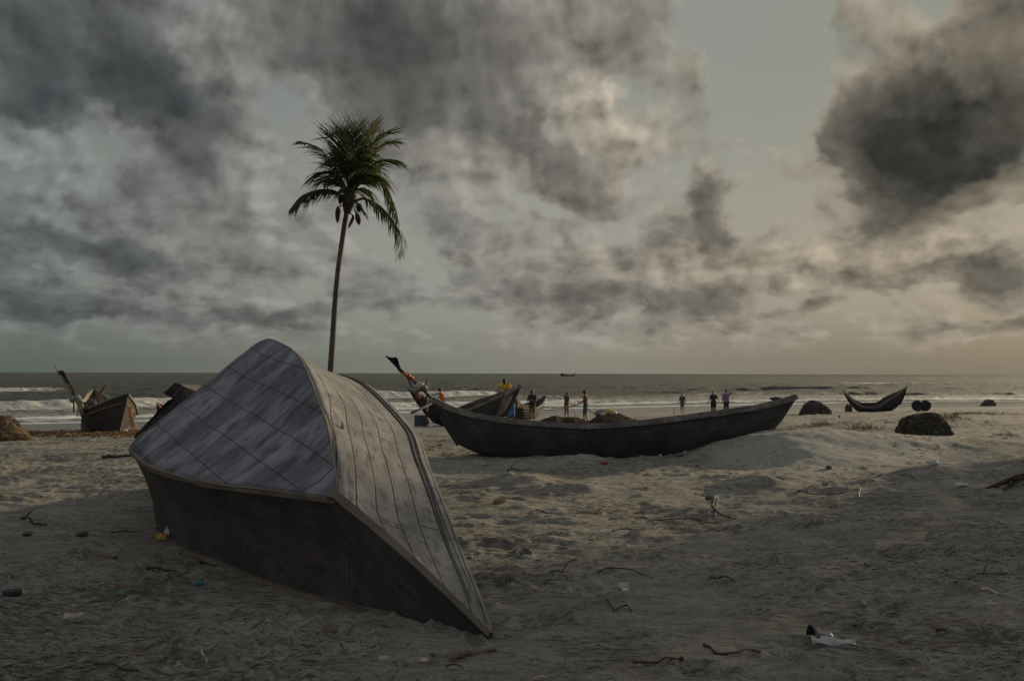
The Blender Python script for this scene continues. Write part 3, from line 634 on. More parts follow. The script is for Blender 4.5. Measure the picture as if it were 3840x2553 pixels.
MB().tube([pole_b + Vector((0, 0, -.3)), pole_t], .045, 8).build('post', W_GUN, BF)
ty = [at(1542, 1548, D - 3.3), at(1575, 1534, D - 3.0), at(1618, 1512, D - 2.4)]
MB().beam(ty, [.10, .09, .07], [.10, .09, .07], Vector((0, 0, 1)), .2).build('tiller_pole', W_GUN, BF)

# third boat, right of the flagged one, half hidden under its net
tb0 = gp(1950, 1572); D3 = tb0.y; P3 = at(2043, 1490, D3 + .6); P2 = at(1905, 1535, D3 - 2.6); z3 = hz(P3.x - 1, D3)
vec = Vector((P3.x - P2.x, P3.y - P2.y, 0)).normalized(); L3 = 4.6; base3 = Vector((P3.x, P3.y, z3)) - vec * L3; yaw3 = math.degrees(math.atan2(vec.y, vec.x)); h3 = P3.z - z3
B3, M3 = boat('fishing_boat', 'smaller dark boat with a tan net hung over its side', (base3.x, base3.y, z3 - .02), yaw3,
    [(0, .03, h3 * .9, .7, .02, .3), (.6, .32, h3 * .74, .95, .16, .1), (1.5, .58, h3 * .60, 1.5, .34, 0), (2.4, .62, h3 * .60, 2.3, .36, 0), (3.4, .46, h3 * .74, 3.0, .24, .03), (4.1, .2, h3 * .9, 3.5, .1, .14), (L3, .03, h3, 3.8, .02, .26)], heel=5, gw=.07, gh=.08, bulge=.08)
MB().beam([P3 + Vector((-.2, 0, -.02)), P3 + Vector((.05, 0, .06))], .14, .13, Vector((0, 0, 1))).build('prow_head', W_GUN, B3)

# boat at the left with its prow towards the viewer
lb = gp(440, 1622); DL = lb.y; zl = lb.z
pn = at(452, 1474, DL - .3); pf = at(328, 1458, DL + 3.4); vec = Vector((pn.x - pf.x, pn.y - pf.y, 0)); LL = vec.length; vec.normalize(); yawl = math.degrees(math.atan2(vec.y, vec.x)); hn = pn.z - zl; hf = pf.z - zl
BL, ML = boat('fishing_boat', 'dark boat at far left, pointed prow towards viewer, bundle of poles leaning in it', (pf.x, pf.y, zl - .05), yawl,
    [(0, .03, hf, .5, .02, .5), (.12 * LL, .50, hf - .30, .2 * LL, .25, .25), (.30 * LL, 1.08, hf - .95, .32 * LL, .5, .06), (.50 * LL, 1.32, hn - 1.08, .50 * LL, .66, 0), (.70 * LL, 1.22, hn - .93, .68 * LL, .58, 0), (.88 * LL, .74, hn - .46, .84 * LL, .30, .03), (LL, .06, hn, .95 * LL, .03, .05)],
    heel=-9, hull=wood('brown_black_planks', (.030, .022, .017), (.018, .014, .012), plank=.2, seam=.006, seamdark=.5, pale=(.045, .034, .026), grain=(2, 34), rough=.8), inner=W_TAN, gw=.08, gh=.09, thw=((.25, .2), (.5, .2)), bulge=.08, rub=.22)

# crescent boat to the right
rb = gp(3270, 1543); DR = rb.y; a0, a1 = at(3163, 1467, DR + .8), at(3397, 1451, DR - .3); vec = a1 - a0; LR = Vector((vec.x, vec.y, 0)).length; yawr = math.degrees(math.atan2(vec.y, vec.x)); zr = rb.z; h0, h1 = a0.z - zr, a1.z - zr
BR, MR = boat('fishing_boat', 'crescent-shaped dark boat with both ends upswept, alone near the water to the right', (a0.x, a0.y, zr - .02), yawr,
    [(0, .03, h0, .13 * LR, .02, .42), (.07 * LR, .26, h0 - .28, .17 * LR, .14, .2), (.18 * LR, .5, h0 - .66, .24 * LR, .28, .05), (.34 * LR, .66, h0 - .92, .36 * LR, .42, 0), (.52 * LR, .68, h0 - .90, .52 * LR, .44, 0), (.70 * LR, .56, h1 - .74, .64 * LR, .32, .02), (.87 * LR, .30, h1 - .36, .76 * LR, .16, .10), (LR, .03, h1, .90 * LR, .02, .52)],
    heel=10, gw=.06, gh=.07, thw=((.2, .2), (.32, .2), (.46, .2)), bulge=.14)

# little boat at the water's edge behind the upturned hull
sbp = at(592, 1506, 62); zs = SEA + .02
BS, MS = boat('small_boat', 'small boat with a pinkish rim floating in the wash behind the upturned hull', (sbp.x, sbp.y, zs - .25), 12,
    [(0, .03, sbp.z - zs + .2, .22, .02, .15), (.3, .3, sbp.z - zs - .0, .5, .2, .0), (1.2, .62, .75, 1.2, .45, 0), (2.4, .62, .72, 2.4, .45, 0), (3.2, .4, .9, 3.0, .25, .08), (3.7, .04, 1.15, 3.3, .02, .25)], heel=14,
    hull=simple('blue_black_paint', (.03, .04, .06), .5), gun=simple('faded_pink_paint', (.36, .16, .13), .7, scale=12), inner=W_INNER, gw=.10, gh=.09, thw=((.3, .2),), bulge=.05)

# dark boat lying on its side, nearly all behind the upturned one: only the banded end shows
hb = at(640, 1500, 12.2)
HB = thing('wrecked_boat', (hb.x + .4, 12.8, hz(hb.x + .4, 12.8)), 'dark tipped-over boat end with banded board, poking out left behind the upturned hull', 'boat')
def pl(pts, d, name, mat, th):
    A = [at(x - 12, y - 2, d + k) for x, y, k in pts]; B = [p + Vector((.12, th, -.02)) for p in A]; n = len(A)
    return MB().add(A + B, [tuple(range(n))[::-1], tuple(range(n, 2 * n))] + [(i, (i + 1) % n, n + (i + 1) % n, n + i) for i in range(n)]).build(name, mat, HB, smooth=False)
pl([(512, 1641, 0), (560, 1680, 0), (760, 1620, .2), (800, 1480, .3), (664, 1492, .2), (640, 1505, .1)], 11.6, 'side_planking', W_DARK, .5)
pl([(622, 1473, 0), (672, 1440, .1), (692, 1446, .1), (760, 1474, .3), (735, 1545, .3), (655, 1494, .1)], 11.4, 'end_board', wood('end_board_planks', (.07, .062, .056), (.04, .036, .034), plank=.3, seam=.01, pale=(.10, .09, .085), grain=(3, 40)), .45)
for (x0, y0, x1, y1) in [(634, 1480, 676, 1441), (650, 1487, 690, 1446)]:
    MB().beam([at(x0 - 12, y0 - 2, 11.36), at((x0 + x1) / 2 - 12, (y0 + y1) / 2 - 3, 11.36), at(x1 - 12, y1 - 2, 11.44)], .05, .03, Vector((0, -1, 0))).build('band', simple('black_band', (.018, .013, .014), .6), HB)

# trawler on the horizon
q = ray(2128, 1410.5); tD = 1250.0; zt = SEA - .1
TS = thing('trawler', (q.x * tD, tD, zt), 'tiny dark trawler on the horizon line, with a raised stern cabin', 'ship')
mS = simple('dark_ship_paint', (.030, .032, .032), .6, scale=.5)
u = tD / FPX
rows = []
for i in range(21):
    f_ = i / 20; x = (-27 + 54 * f_) * u; hw = 3.0 * math.sin(math.pi * min(1, f_ * .9 + .12)) ** .6 if 0 < f_ < 1 else .1; top = (5 + 3.0 * max(0, .25 - f_) * 4 * .9 + 4.5 * max(0, f_ - .7) * 2) * u * .8
    rows.append([Vector((q.x * tD + x, tD - hw, zt + top)), Vector((q.x * tD + x * .95, tD - hw * .7, zt - .5)), Vector((q.x * tD + x * .95, tD + hw * .7, zt - .5)), Vector((q.x * tD + x, tD + hw, zt + top))])
MB().grid(rows, closed=True).build('hull', mS, TS)
MB().box((q.x * tD - 19 * u, tD, zt + 7.2 * u), (11 * u, 3.5, 5 * u)).box((q.x * tD - 19 * u, tD, zt + 10.2 * u), (13 * u, 4, .6 * u)).build('cabin', mS, TS, smooth=False)
MB().tube([(q.x * tD - 8 * u, tD, zt + 4 * u), (q.x * tD - 8 * u, tD, zt + 10 * u)], .35, 8).build('mast', mS, TS)
MB().tube([(q.x * tD + 24 * u, tD, zt + 6 * u), (q.x * tD + 31 * u, tD, zt + 14.5 * u)], [.4, .2], 8).build('bow_spar', mS, TS)
MB().ball((q.x * tD - 2 * u, tD, zt + 5.5 * u), (4 * u, 1.5, 1.6 * u), 8, noise=.2).build('deck_gear', mS, TS)
# ------------------------------------------------------------------ people
SKIN = simple('brown_skin', (.15, .085, .055), .55, var=.15, scale=8, bump=.1, spec=.3)
HAIR = simple('black_hair', (.012, .010, .010), .6, scale=60, bump=.6)
J0 = dict(pelvis=(0, 0, .95), waist=(0, .01, 1.10), chest=(0, .01, 1.29), neck=(0, 0, 1.47), head=(0, .03, 1.61),
          shL=(-.18, 0, 1.42), elL=(-.24, -.02, 1.14), wrL=(-.25, .06, .89), shR=(.18, 0, 1.42), elR=(.24, -.02, 1.14), wrR=(.25, .06, .89),
          hiL=(-.09, 0, .93), knL=(-.10, .02, .50), anL=(-.10, -.01, .08), hiR=(.09, 0, .93), knR=(.10, .02, .50), anR=(.10, -.01, .08))
def remesh(mb, name, mat, parent, M, vox, smooth=3):
    o = mb.build(name, mat, parent, M=M)
    r = o.modifiers.new('r', 'REMESH'); r.mode = 'VOXEL'; r.voxel_size = vox; r.use_smooth_shade = True
    s = o.modifiers.new('s', 'SMOOTH'); s.iterations = smooth; s.factor = .4
    dg = bpy.context.evaluated_depsgraph_get(); me = bpy.data.meshes.new_from_object(o.evaluated_get(dg))
    o.modifiers.clear(); old = o.data; o.data = me; me.name = name; bpy.data.meshes.remove(old)
    if not len(me.materials): me.materials.append(mat)
    me.polygons.foreach_set('use_smooth', [True] * len(me.polygons)); return o
def cap(mb, a, b, ra, rb, k=6):
    a, b = Vector(a), Vector(b); mb.ball(a, ra, 8); mb.ball(b, rb, 8); mb.tube([a.lerp(b, i / k) for i in range(k + 1)], [ra + (rb - ra) * i / k for i in range(k + 1)], 12)
def person(label, foot, yaw, height, J=None, top=None, low=None, low_len=.5, grip=(False, False), sleeves=True, group=None, hair_len=0, stout=1.0, top_long=0):
    P_ = {k: Vector(v) for k, v in J0.items()}
    for k, v in (J or {}).items(): P_[k] = Vector(v)
    s = height / 1.72; M = Matrix.Translation(foot) @ Matrix.Rotation(R(yaw), 4, 'Z') @ Matrix.Scale(s, 4)
    root = thing('person', foot, label, 'person', group); k_ = stout; b = MB(); p = P_
    up = (p['neck'] - p['pelvis']).normalized(); side = (p['shR'] - p['shL']).normalized(); fwd = up.cross(side) * -1
    if fwd.length < .1: fwd = Vector((0, 1, 0))
    fwd.normalize()
    def torso(b, g, low_only=False, full=True):
        for sd in (-.08, .08):
            cap(b, p['pelvis'] + side * sd, p['waist'] + side * sd * .75, .105 * k_ + g, .092 * k_ + g); 
            if full: cap(b, p['waist'] + side * sd * .75, p['chest'] + side * sd * 1.05, .092 * k_ + g, .108 * k_ + g); cap(b, p['chest'] + side * sd, p['chest'].lerp(p['neck'], .62) + side * sd * 1.1, .105 * k_ + g, .062 + g)
        if full: cap(b, p['shL'], p['shR'], .058 + g, .058 + g)
    torso(b, 0)
    cap(b, p['neck'] - up * .04, p['head'] - up * .06, .055, .05)
    hd = (p['head'] - p['neck']).normalized(); hf = (fwd - hd * fwd.dot(hd)).normalized(); hs = hf.cross(hd)
    c = p['head']; b.ball(c + hd * .03 - hf * .01, (.077, .094, .10), 12); cap(b, c - hd * .045 + hf * .035, c - hd * .085 + hf * .05, .058, .034)
    cap(b, c + hf * .092 + hd * .012, c + hf * .104 - hd * .022, .010, .014); cap(b, c + hf * .080 + hd * .038 - hs * .03, c + hf * .080 + hd * .038 + hs * .03, .014, .014); cap(b, c + hf * .088 - hd * .052 - hs * .015, c + hf * .088 - hd * .052 + hs * .015, .010, .010)
    for sg in (-1, 1): b.ball(c + hs * .078 * sg - hd * .005, (.014, .022, .032), 6)
    for S_, g in (('L', grip[0]), ('R', grip[1])):
        sg = -1 if S_ == 'L' else 1
        cap(b, p['sh' + S_], p['el' + S_], .050 * k_, .038); cap(b, p['el' + S_], p['wr' + S_], .039, .026)
        d = (p['wr' + S_] - p['el' + S_]).normalized(); n = side * sg - d * (side * sg).dot(d); n = n.normalized() if n.length > .2 else fwd
        w_ = d.cross(n).normalized()                                   # palm width direction
        pa = p['wr' + S_] + d * .05; cap(b, p['wr' + S_], pa, .026, .030); cap(b, pa - w_ * .022 + d * .02, pa + w_ * .022 + d * .02, .018, .018)
        for fi in range(4):
            o_ = w_ * (-.033 + .022 * fi); l_ = (.036, .042, .044, .034)[3 - fi]; cu = -n * (1.3 if g else .45)
            a1 = pa + o_ + d * .035; a2 = a1 + (d + cu * .45).normalized() * l_; a3 = a2 + (d * (.1 if g else .8) + cu).normalized() * l_ * .8
            cap(b, a1, a2, .0105, .0095, 3); cap(b, a2, a3, .0095, .008, 3)
        t_ = fwd if abs(fwd.dot(w_)) > .3 else w_; sg2 = 1 if w_.dot(t_) >= 0 else -1
        a1 = pa + w_ * .03 * sg2; cap(b, a1, a1 + (w_ * sg2 * .7 + d * .7).normalized() * .045, .013, .010, 3)
        cap(b, p['hi' + S_], p['kn' + S_], .088 * k_, .056); cap(b, p['kn' + S_], p['an' + S_], .056, .036)
        cm = p['kn' + S_].lerp(p['an' + S_], .3) - fwd * .015; b.ball(cm, (.052, .055, .10), 8)
        lg = (p['an' + S_] - p['kn' + S_]).normalized(); ff = Vector((fwd.x, fwd.y, 0)); ff = ff.normalized() if ff.length > .2 else Vector((0, 1, 0))
        he = p['an' + S_] + Vector((0, 0, -.045)) - ff * .03; cap(b, p['an' + S_], he, .036, .032); cap(b, he, he + ff * .15 - Vector((0, 0, .005)), .032, .026); cap(b, he + ff * .15 + Vector((-.015, 0, 0)), he + ff * .20 - Vector((-.015, 0, .01)), .024, .015)
    remesh(b, 'body', SKIN, root, M, .0085 * s)
    h = MB().ball(c + hd * .045 - hf * .022, (.089, .100, .092), 12, noise=.10, seed=int(yaw) + 3)
    if hair_len: cap(h, c - hf * .06 + hd * .02, c - hf * .085 - hd * hair_len, .07, .05)
    else: h.ball(c - hd * .02 - hf * .05, (.075, .06, .07), 10, noise=.08)
    remesh(h, 'hair', HAIR, root, M, .012 * s, 1)
    if top:
        b = MB(); torso(b, .014)
        if top_long:
            for sd in (-.09, .09): cap(b, p['pelvis'] + side * sd, p['pelvis'] + side * sd - Vector((0, 0, top_long)), .12 * k_, .125 * k_)
        if sleeves:
            for S_ in 'LR': cap(b, p['sh' + S_], p['sh' + S_].lerp(p['el' + S_], .62 if sleeves is True else sleeves), .066 * k_, .062)
        remesh(b, 'shirt', top, root, M, .014 * s, 2)
    if low:
        b = MB(); torso(b, .012, full=False)
        if low_len == 'wrap':
            for S_ in 'LR': cap(b, p['hi' + S_], p['kn' + S_].lerp(p['an' + S_], .45), .125, .11)
            cap(b, (p['hiL'] + p['hiR']) / 2, (p['knL'] + p['knR']) / 2 * .6 + (p['anL'] + p['anR']) / 2 * .4, .12, .115)
        else:
            for S_ in 'LR':
                if low_len <= .5: cap(b, p['hi' + S_], p['hi' + S_].lerp(p['kn' + S_], low_len * 2), .104 * k_, .096 - .03 * low_len)
                else: cap(b, p['hi' + S_], p['kn' + S_], .10 * k_, .074); cap(b, p['kn' + S_], p['kn' + S_].lerp(p['an' + S_], (low_len - .5) * 2), .074, .062)
        remesh(b, 'wrap_skirt' if low_len == 'wrap' else ('trousers' if low_len > .6 else 'shorts'), low, root, M, .013 * s, 2)
    return root, M, P_
def cloth(n, c, **k): return simple(n, c, .9, scale=9, bump=.5, bd=.02, **k)
def px_h(foot, py_top): return EYE + ray(foot[0], py_top).z * foot[1]
def stand(px, py): return gp(px, py)
# two men hauling the rope
f1_ = stand(2196, 1581); hM = (ray(2194, 1463).z * f1_.y + EYE) - f1_.z
manA = person('bare-backed man in blue knee shorts gripping a thick rope, beside the net heap', f1_, 70, hM, dict(wrL=(-.12, .34, 1.10), elL=(-.22, .08, 1.12), wrR=(.14, .30, 1.02), elR=(.24, .02, 1.12), knL=(-.09, .06, .5), anL=(-.10, .06, .08), anR=(.1, -.08, .08)),
    top=cloth('rust_cotton', (.13, .055, .03)), low=cloth('slate_blue_cotton', (.045, .065, .085)), low_len=.5, grip=(True, True), sleeves=False)
f2_ = stand(2124, 1571); hM2 = (ray(2122, 1470).z * f2_.y + EYE) - f2_.z
manB = person('slim man in pale trousers, feet apart, holding the rope with both hands', f2_, -60, hM2, dict(wrR=(.13, .34, 1.0), elR=(.23, .1, 1.13), wrL=(-.10, .36, .95), elL=(-.22, .10, 1.1), anL=(-.17, -.02, .08), knL=(-.14, .02, .5), anR=(.17, .02, .08), knR=(.13, .04, .5)),
    top=cloth('brown_cotton', (.085, .055, .04)), low=cloth('pinkish_cotton', (.22, .16, .14)), low_len=.62, grip=(True, True), sleeves=.3)
f3_ = stand(1996, 1577); hM3 = (ray(1996, 1464).z * f3_.y + EYE) - f3_.z
person('dark-shirted man standing behind the net-draped boat, arms folded in front', f3_, 155, hM3, dict(wrL=(.06, .20, 1.18), elL=(-.26, .06, 1.14), wrR=(-.06, .22, 1.16), elR=(.26, .06, 1.14), anL=(-.15, 0, .08), anR=(.13, 0, .08)),
    top=cloth('dark_violet_cotton', (.035, .026, .035)), low=cloth('drab_trousers', (.09, .08, .065)), low_len=.6, sleeves=.7)
# person stooping under the net load
f4_ = stand(1918, 1577)
person('stooping person in a blue wrap skirt, half hidden by the hanging tan net', f4_, 200, 1.62, dict(pelvis=(0, -.12, .90), waist=(0, .02, 1.02), chest=(0, .20, 1.12), neck=(0, .34, 1.20), head=(0, .45, 1.28), shL=(-.18, .28, 1.18), shR=(.18, .28, 1.18), elL=(-.25, .36, .95), wrL=(-.2, .52, .82), elR=(.25, .36, .95), wrR=(.2, .52, .82), hiL=(-.09, -.10, .9), hiR=(.09, -.10, .9)),
    top=cloth('tan_orange_cotton', (.30, .17, .07)), low=cloth('bright_blue_cotton', (.07, .16, .34)), low_len='wrap')
# walkers by the water
def walker(label, px, py, top_py, px_hd, **k):
    f = stand(px, py); return person(label, f, k.pop('yaw', 0), (ray(px_hd, top_py).z * f.y + EYE) - f.z, **k)
W_ = dict(wrL=(-.30, .02, .88), elL=(-.27, -.03, 1.15), wrR=(.30, .04, .90), elR=(.27, -.02, 1.15))
wk1 = walker('person walking to the sea in khaki shorts carrying a dark bag in the left hand', 2559, 1551, 1476, 2562, J=dict(W_, anL=(-.12, -.12, .10), knL=(-.11, .0, .5), anR=(.12, .18, .08), knR=(.11, .12, .52)), yaw=4, top=cloth('blue_grey_cotton', (.05, .065, .085)), low=cloth('khaki_cotton', (.22, .18, .125)), low_len=.42, grip=(True, False), stout=1.05)
walker('slim walker in a dark tunic with both arms held away from the body', 2676, 1558, 1467, 2677, J=dict(wrL=(-.40, .0, .92), elL=(-.30, -.02, 1.16), wrR=(.42, .04, .96), elR=(.30, -.02, 1.18), anL=(-.06, .12, .08), knL=(-.08, .1, .5), anR=(.07, -.10, .1), knR=(.08, 0, .5)), yaw=6, top=cloth('dark_green_cotton', (.025, .032, .028)), low=cloth('black_green_cotton', (.022, .024, .022)), low_len=.95, top_long=.22, sleeves=.6)
walker('stout walker in a lilac shirt raising the right hand to the head', 2724, 1557, 1462, 2726, J=dict(wrL=(-.30, .06, .86), elL=(-.28, -.02, 1.13), elR=(.42, .02, 1.50), wrR=(.20, .08, 1.66), anL=(-.10, .1, .08), anR=(.10, -.06, .08)), yaw=4, top=cloth('lilac_cotton', (.18, .12, .21)), low=cloth('dark_trousers', (.035, .038, .034)), low_len=.95, stout=1.22, sleeves=.55)
# child on the flagged boat
ck = at(1659, 1505, D - .2)
person('child in an orange shirt and blue shorts perched on the flagged boat gunwale', Vector((ck.x, ck.y, ck.z - .46)), 75, 1.18, dict(pelvis=(0, 0, .72), waist=(0, .02, .9), chest=(0, .05, 1.1), neck=(0, .10, 1.28), head=(0, .16, 1.42), shL=(-.17, .08, 1.22), shR=(.17, .08, 1.22), elL=(-.2, .32, 1.12), wrL=(-.14, .58, 1.10), elR=(.2, .28, 1.0), wrR=(.16, .42, .80), hiL=(-.09, 0, .70), hiR=(.09, 0, .70), knL=(-.12, .36, .62), knR=(.12, .34, .6), anL=(-.12, .30, .2), anR=(.12, .26, .2)),
    top=cloth('orange_cotton', (.55, .13, .04)), low=cloth('navy_cotton', (.03, .045, .09)), low_len=.4, grip=(True, True), sleeves=False)
ym = at(1898, 1462, D + 2.4)
person('man in a bright yellow shirt bent over inside the prow of the flagged boat', Vector((ym.x, ym.y, ym.z - .95)), 165, 1.66, dict(pelvis=(0, -.05, .80), waist=(0, .02, .98), chest=(0, .14, 1.14), neck=(0, .22, 1.30), head=(0, .30, 1.42), shL=(-.20, .18, 1.26), shR=(.20, .18, 1.26), elL=(-.30, .30, 1.06), wrL=(-.22, .48, .92), elR=(.30, .30, 1.06), wrR=(.22, .48, .92), hiL=(-.09, -.05, .78), hiR=(.09, -.05, .78), knL=(-.12, .22, .5), knR=(.12, .22, .5), anL=(-.12, .0, .1), anR=(.12, .0, .1)),
    top=cloth('yellow_cotton', (.58, .38, .03)), low=cloth('brown_shorts', (.08, .05, .04)), low_len=.5, stout=1.1)
# ------------------------------------------------------------------ coconut palm
PD = 27.0
m, t, b = material('palm_bark'); tc = t.node('ShaderNodeTexCoord').outputs['Object']
rg = t.noise(t.mapping(tc, scale=(1, 1, 9)), 1.5, 4, .6); c = t.mix(t.rng(rg, .35, .65), (.060, .048, .038), (.028, .022, .019)); c = t.mix(t.rng(t.noise(tc, 6, 4), .5, .7, 0, .6), c, (.085, .068, .052))
t.put(b, 'Base Color', c); t.put(b, 'Roughness', .85); t.put(b, 'Normal', t.bump(rg, .8, .04)); BARK = m
def leafmat(name, c1, c2, tr=.35):
    m, t, b = material(name); g = t.node('ShaderNodeNewGeometry'); oi = t.noise(g.outputs['Position'], 1.6, 3); c = t.mix(t.rng(oi, .3, .7), c1, c2)
    t.put(b, 'Base Color', c); t.put(b, 'Roughness', .75); t.put(b, 'Specular IOR Level', .15)
    tl = t.node('ShaderNodeBsdfTranslucent', {'Color': t.mix(.5, c, (.10, .12, .02))}); mx = t.node('ShaderNodeMixShader', {0: tr, 1: b, 2: tl}); t.put(t.n['Material Output'], 0, mx); return m
LEAF = leafmat('palm_leaf', (.028, .034, .020), (.044, .050, .028), .2); LEAFY = leafmat('yellowing_palm_leaf', (.070, .068, .032), (.045, .052, .026), .25); MIDRIB = simple('palm_midrib', (.05, .045, .022), .6, scale=10)
cb = at(1303, 775, PD); bx = at(1238, 1400, PD); PB = Vector((bx.x - .1, PD, hz(bx.x - .1, PD)))
PT = thing('coconut_palm', PB, 'tall lone coconut palm with slim curved trunk and ragged crown, behind the upturned boat', 'palm tree')
tp = [PB - Vector((0, 0, .3)), PB + Vector((.02, 0, .6))] + [at(x, y, PD) for x, y in [(1240, 1390), (1246, 1300), (1255, 1160), (1266, 1030), (1278, 940), (1291, 850), (1301, 790), (1306, 740)]]
sp = spline(tp, 90); rad = [.112 - .034 * min(1, i / 60) + (.08 if i < 4 else .03 * max(0, 1 - i / 14)) + .004 * (i % 3 == 0) for i in range(90)]
MB().tube(sp, rad, 14).build('trunk', BARK, PT)
rnd = random.Random(11)
def frond(pts, depth, nl=44, ll=.85, hang=.5, name='frond', mat=None, spread=1.0, wid=.038):
    """pts: rachis as photo pixels, depth: metres towards (-) or away (+) reached at its tip"""
    P3 = [at(x, y, PD + depth * (i / (len(pts) - 1)) ** 1.3) for i, (x, y) in enumerate(pts)]
    S_ = spline(P3, 60); n = len(S_)
    fr = MB().tube(S_[:58], [.035 * (1 - i / 62) + .006 for i in range(58)], 5).build(name, MIDRIB, PT)
    b = MB()
    for k in range(nl):
        q = .14 + .86 * (k + rnd.random() * .6) / nl; i = min(int(q * (n - 1)), n - 2); p = S_[i]; tn = (S_[min(i + 2, n - 1)] - S_[max(i - 2, 0)]).normalized()
        up = Vector((0, 0, 1)) - tn * tn.z; up = up.normalized() if up.length > .15 else Vector((1, 0, 0))
        sd = tn.cross(up).normalized()
        for sg in (-1, 1):
            if rnd.random() < .10: continue
            L = ll * (math.sin(math.pi * min(1, q * .82 + .14)) ** .6) * (.6 + rnd.random() * .65)
            d = (sd * sg * spread + tn * (.75 + .5 * q) + up * (.45 - hang * .6 + rnd.uniform(-.2, .2))).normalized(); a = p; wv = (tn * .8 + up * .5).normalized(); pts_ = [a]
            for e in range(5):
                d = (d + Vector((0, 0, -1)) * hang * (.10 + .075 * e) + Vector((rnd.uniform(-.05, .05), rnd.uniform(-.05, .05), 0))).normalized(); a = a + d * L / 5; pts_.append(a)
            ws = [wid * .45, wid, wid * .95, wid * .75, wid * .45, .004]; o = len(b.v); vs = []
            for pt, w_ in zip(pts_, ws): vs += [pt - wv * w_ * .5, pt + wv * w_ * .5]
            b.add(vs, [(2 * e, 2 * e + 1, 2 * e + 3, 2 * e + 2) for e in range(5)])
    b.build('leaflets', mat or LEAF, fr, smooth=False)
CX, CY = 1310, 735
def c6(l): return [(1060 + x / 2.614, 430 + y / 2.614) for x, y in l]
frond(c6([(620, 850), (560, 780), (480, 742), (380, 738), (280, 760), (180, 805), (75, 925)]), -1.0, 52, .80, 1.2, spread=.8)
frond(c6([(640, 760), (560, 600), (450, 430), (340, 320), (190, 268)]), .8, 46, .9, .7)
frond(c6([(650, 740), (600, 500), (560, 300), (510, 215), (440, 235)]), -.9, 46, 1.12, .2)
frond(c6([(655, 740), (640, 480), (620, 280), (600, 130)]), .9, 44, 1.12, .0)
frond(c6([(660, 740), (690, 450), (720, 250), (745, 90)]), -.6, 46, 1.12, -.1)
frond(c6([(665, 740), (740, 480), (810, 260), (855, 100)]), .7, 46, 1.12, .0)
frond(c6([(670, 740), (780, 480), (890, 260), (960, 195), (1045, 185)]), -.8, 46, 1.05, .2)
frond(c6([(680, 750), (790, 540), (910, 360), (1030, 285), (1140, 278)]), .6, 46, .85, .6)
frond(c6([(680, 760), (820, 560), (960, 450), (1050, 442), (1150, 468)]), -.9, 46, .85, .7)
frond(c6([(680, 780), (800, 640), (900, 610), (990, 670), (1060, 800), (1100, 930), (1128, 1060)]), .5, 54, .85, 1.3, mat=LEAFY, spread=.7)
frond(c6([(690, 860), (780, 825), (870, 850), (970, 915), (1070, 1030), (1150, 1170), (1165, 1280), (1132, 1395)]), -1.1, 62, .72, 1.2, mat=LEAFY, spread=.8)
frond(c6([(640, 770), (560, 640), (480, 570), (410, 560), (350, 600)]), -1.2, 46, .9, .9)
frond(c6([(640, 780), (560, 680), (490, 640), (420, 650), (375, 640)]), .4, 40, .75, 1.0)
frond(c6([(680, 770), (760, 640), (850, 590), (940, 610), (985, 640)]), -1.6, 44, .9, 1.0)
frond(c6([(660, 740), (680, 520), (690, 330), (670, 180)]), -1.8, 46, 1.12, .1)
frond(c6([(660, 740), (720, 520), (760, 380), (800, 300)]), -2.2, 46, 1.0, .9)
frond(c6([(660, 740), (620, 540), (590, 420), (540, 350)]), -2.3, 46, 1.0, .9)
frond(c6([(660, 740), (700, 540), (740, 440), (800, 420)]), 2.6, 46, 1.0, .9)
frond(c6([(670, 760), (740, 620), (810, 520), (870, 500)]), -2.4, 46, 1.0, 1.0)
frond(c6([(665, 790), (720, 740), (790, 720), (850, 790)]), -1.8, 40, .8, 1.3)
frond(c6([(650, 790), (620, 740), (600, 720), (570, 780)]), -1.9, 36, .7, 1.3)
frond(c6([(665, 840), (720, 860), (770, 930), (800, 990)]), -.8, 26, .4, 1.2)
POD = simple('dry_spathe', (.045, .026, .018), .8, scale=8)
for (a, b_, c_) in [((605, 880), (545, 910), (538, 1060)), ((600, 850), (575, 800), (562, 880)), ((720, 870), (752, 880), (748, 955)), ((700, 930), (730, 990), (752, 1080)), ((640, 950), (690, 1000), (645, 1110))]:
    S_ = spline([at(*q, PD - .25) for q in c6([a, b_, c_])], 14); fat = .065 if c_ != (645, 1110) else .03
    MB().tube(S_, [.02 + fat * math.sin(math.pi * min(1, max(0, (i - 3) / 10))) ** .8 for i in range(14)], 8).build('spathe', POD, PT)
MB().tube([at(1301, 800, PD), at(1306, 770, PD), at(1312, 735, PD), at(1316, 700, PD)], [.10, .18, .22, .12], 12).build('crown_shaft', simple('leaf_sheath_fibre', (.05, .042, .022), .9, scale=20), PT)
# ------------------------------------------------------------------ fishing gear
NETB = simple('brown_net_heap', (.11, .075, .042), .95, scale=26, bump=1.0, bd=.06, col2=(.05, .033, .022))
NETT = simple('tan_net_heap', (.145, .108, .064), .95, scale=26, bump=1.0, bd=.06, col2=(.06, .044, .028))
NETD = simple('dark_net_heap', (.125, .104, .080), .95, scale=20, bump=1.0, bd=.08, col2=(.065, .054, .042))
ROPE = simple('hemp_rope', (.22, .17, .11), .9, scale=50); ROPED = simple('tarry_rope', (.06, .048, .036), .9, scale=50)
ORANGE = simple('orange_plastic', (.32, .075, .015), .5, scale=6, var=.2); FLAGM = simple('black_violet_cloth', (.020, .016, .024), .95, scale=5, trans=.1)
BUOY = simple('grey_buoy', (.20, .20, .18), .6, scale=9); BUOYP = simple('pale_buoy', (.40, .36, .27), .6, scale=9); STRAW = simple('pale_bamboo', (.40, .30, .17), .6, scale=12); POLE = simple('dark_pole_wood', (.055, .042, .032), .8, scale=9)
PINK = simple('red_rope_cloth', (.16, .05, .05), .9, scale=20)
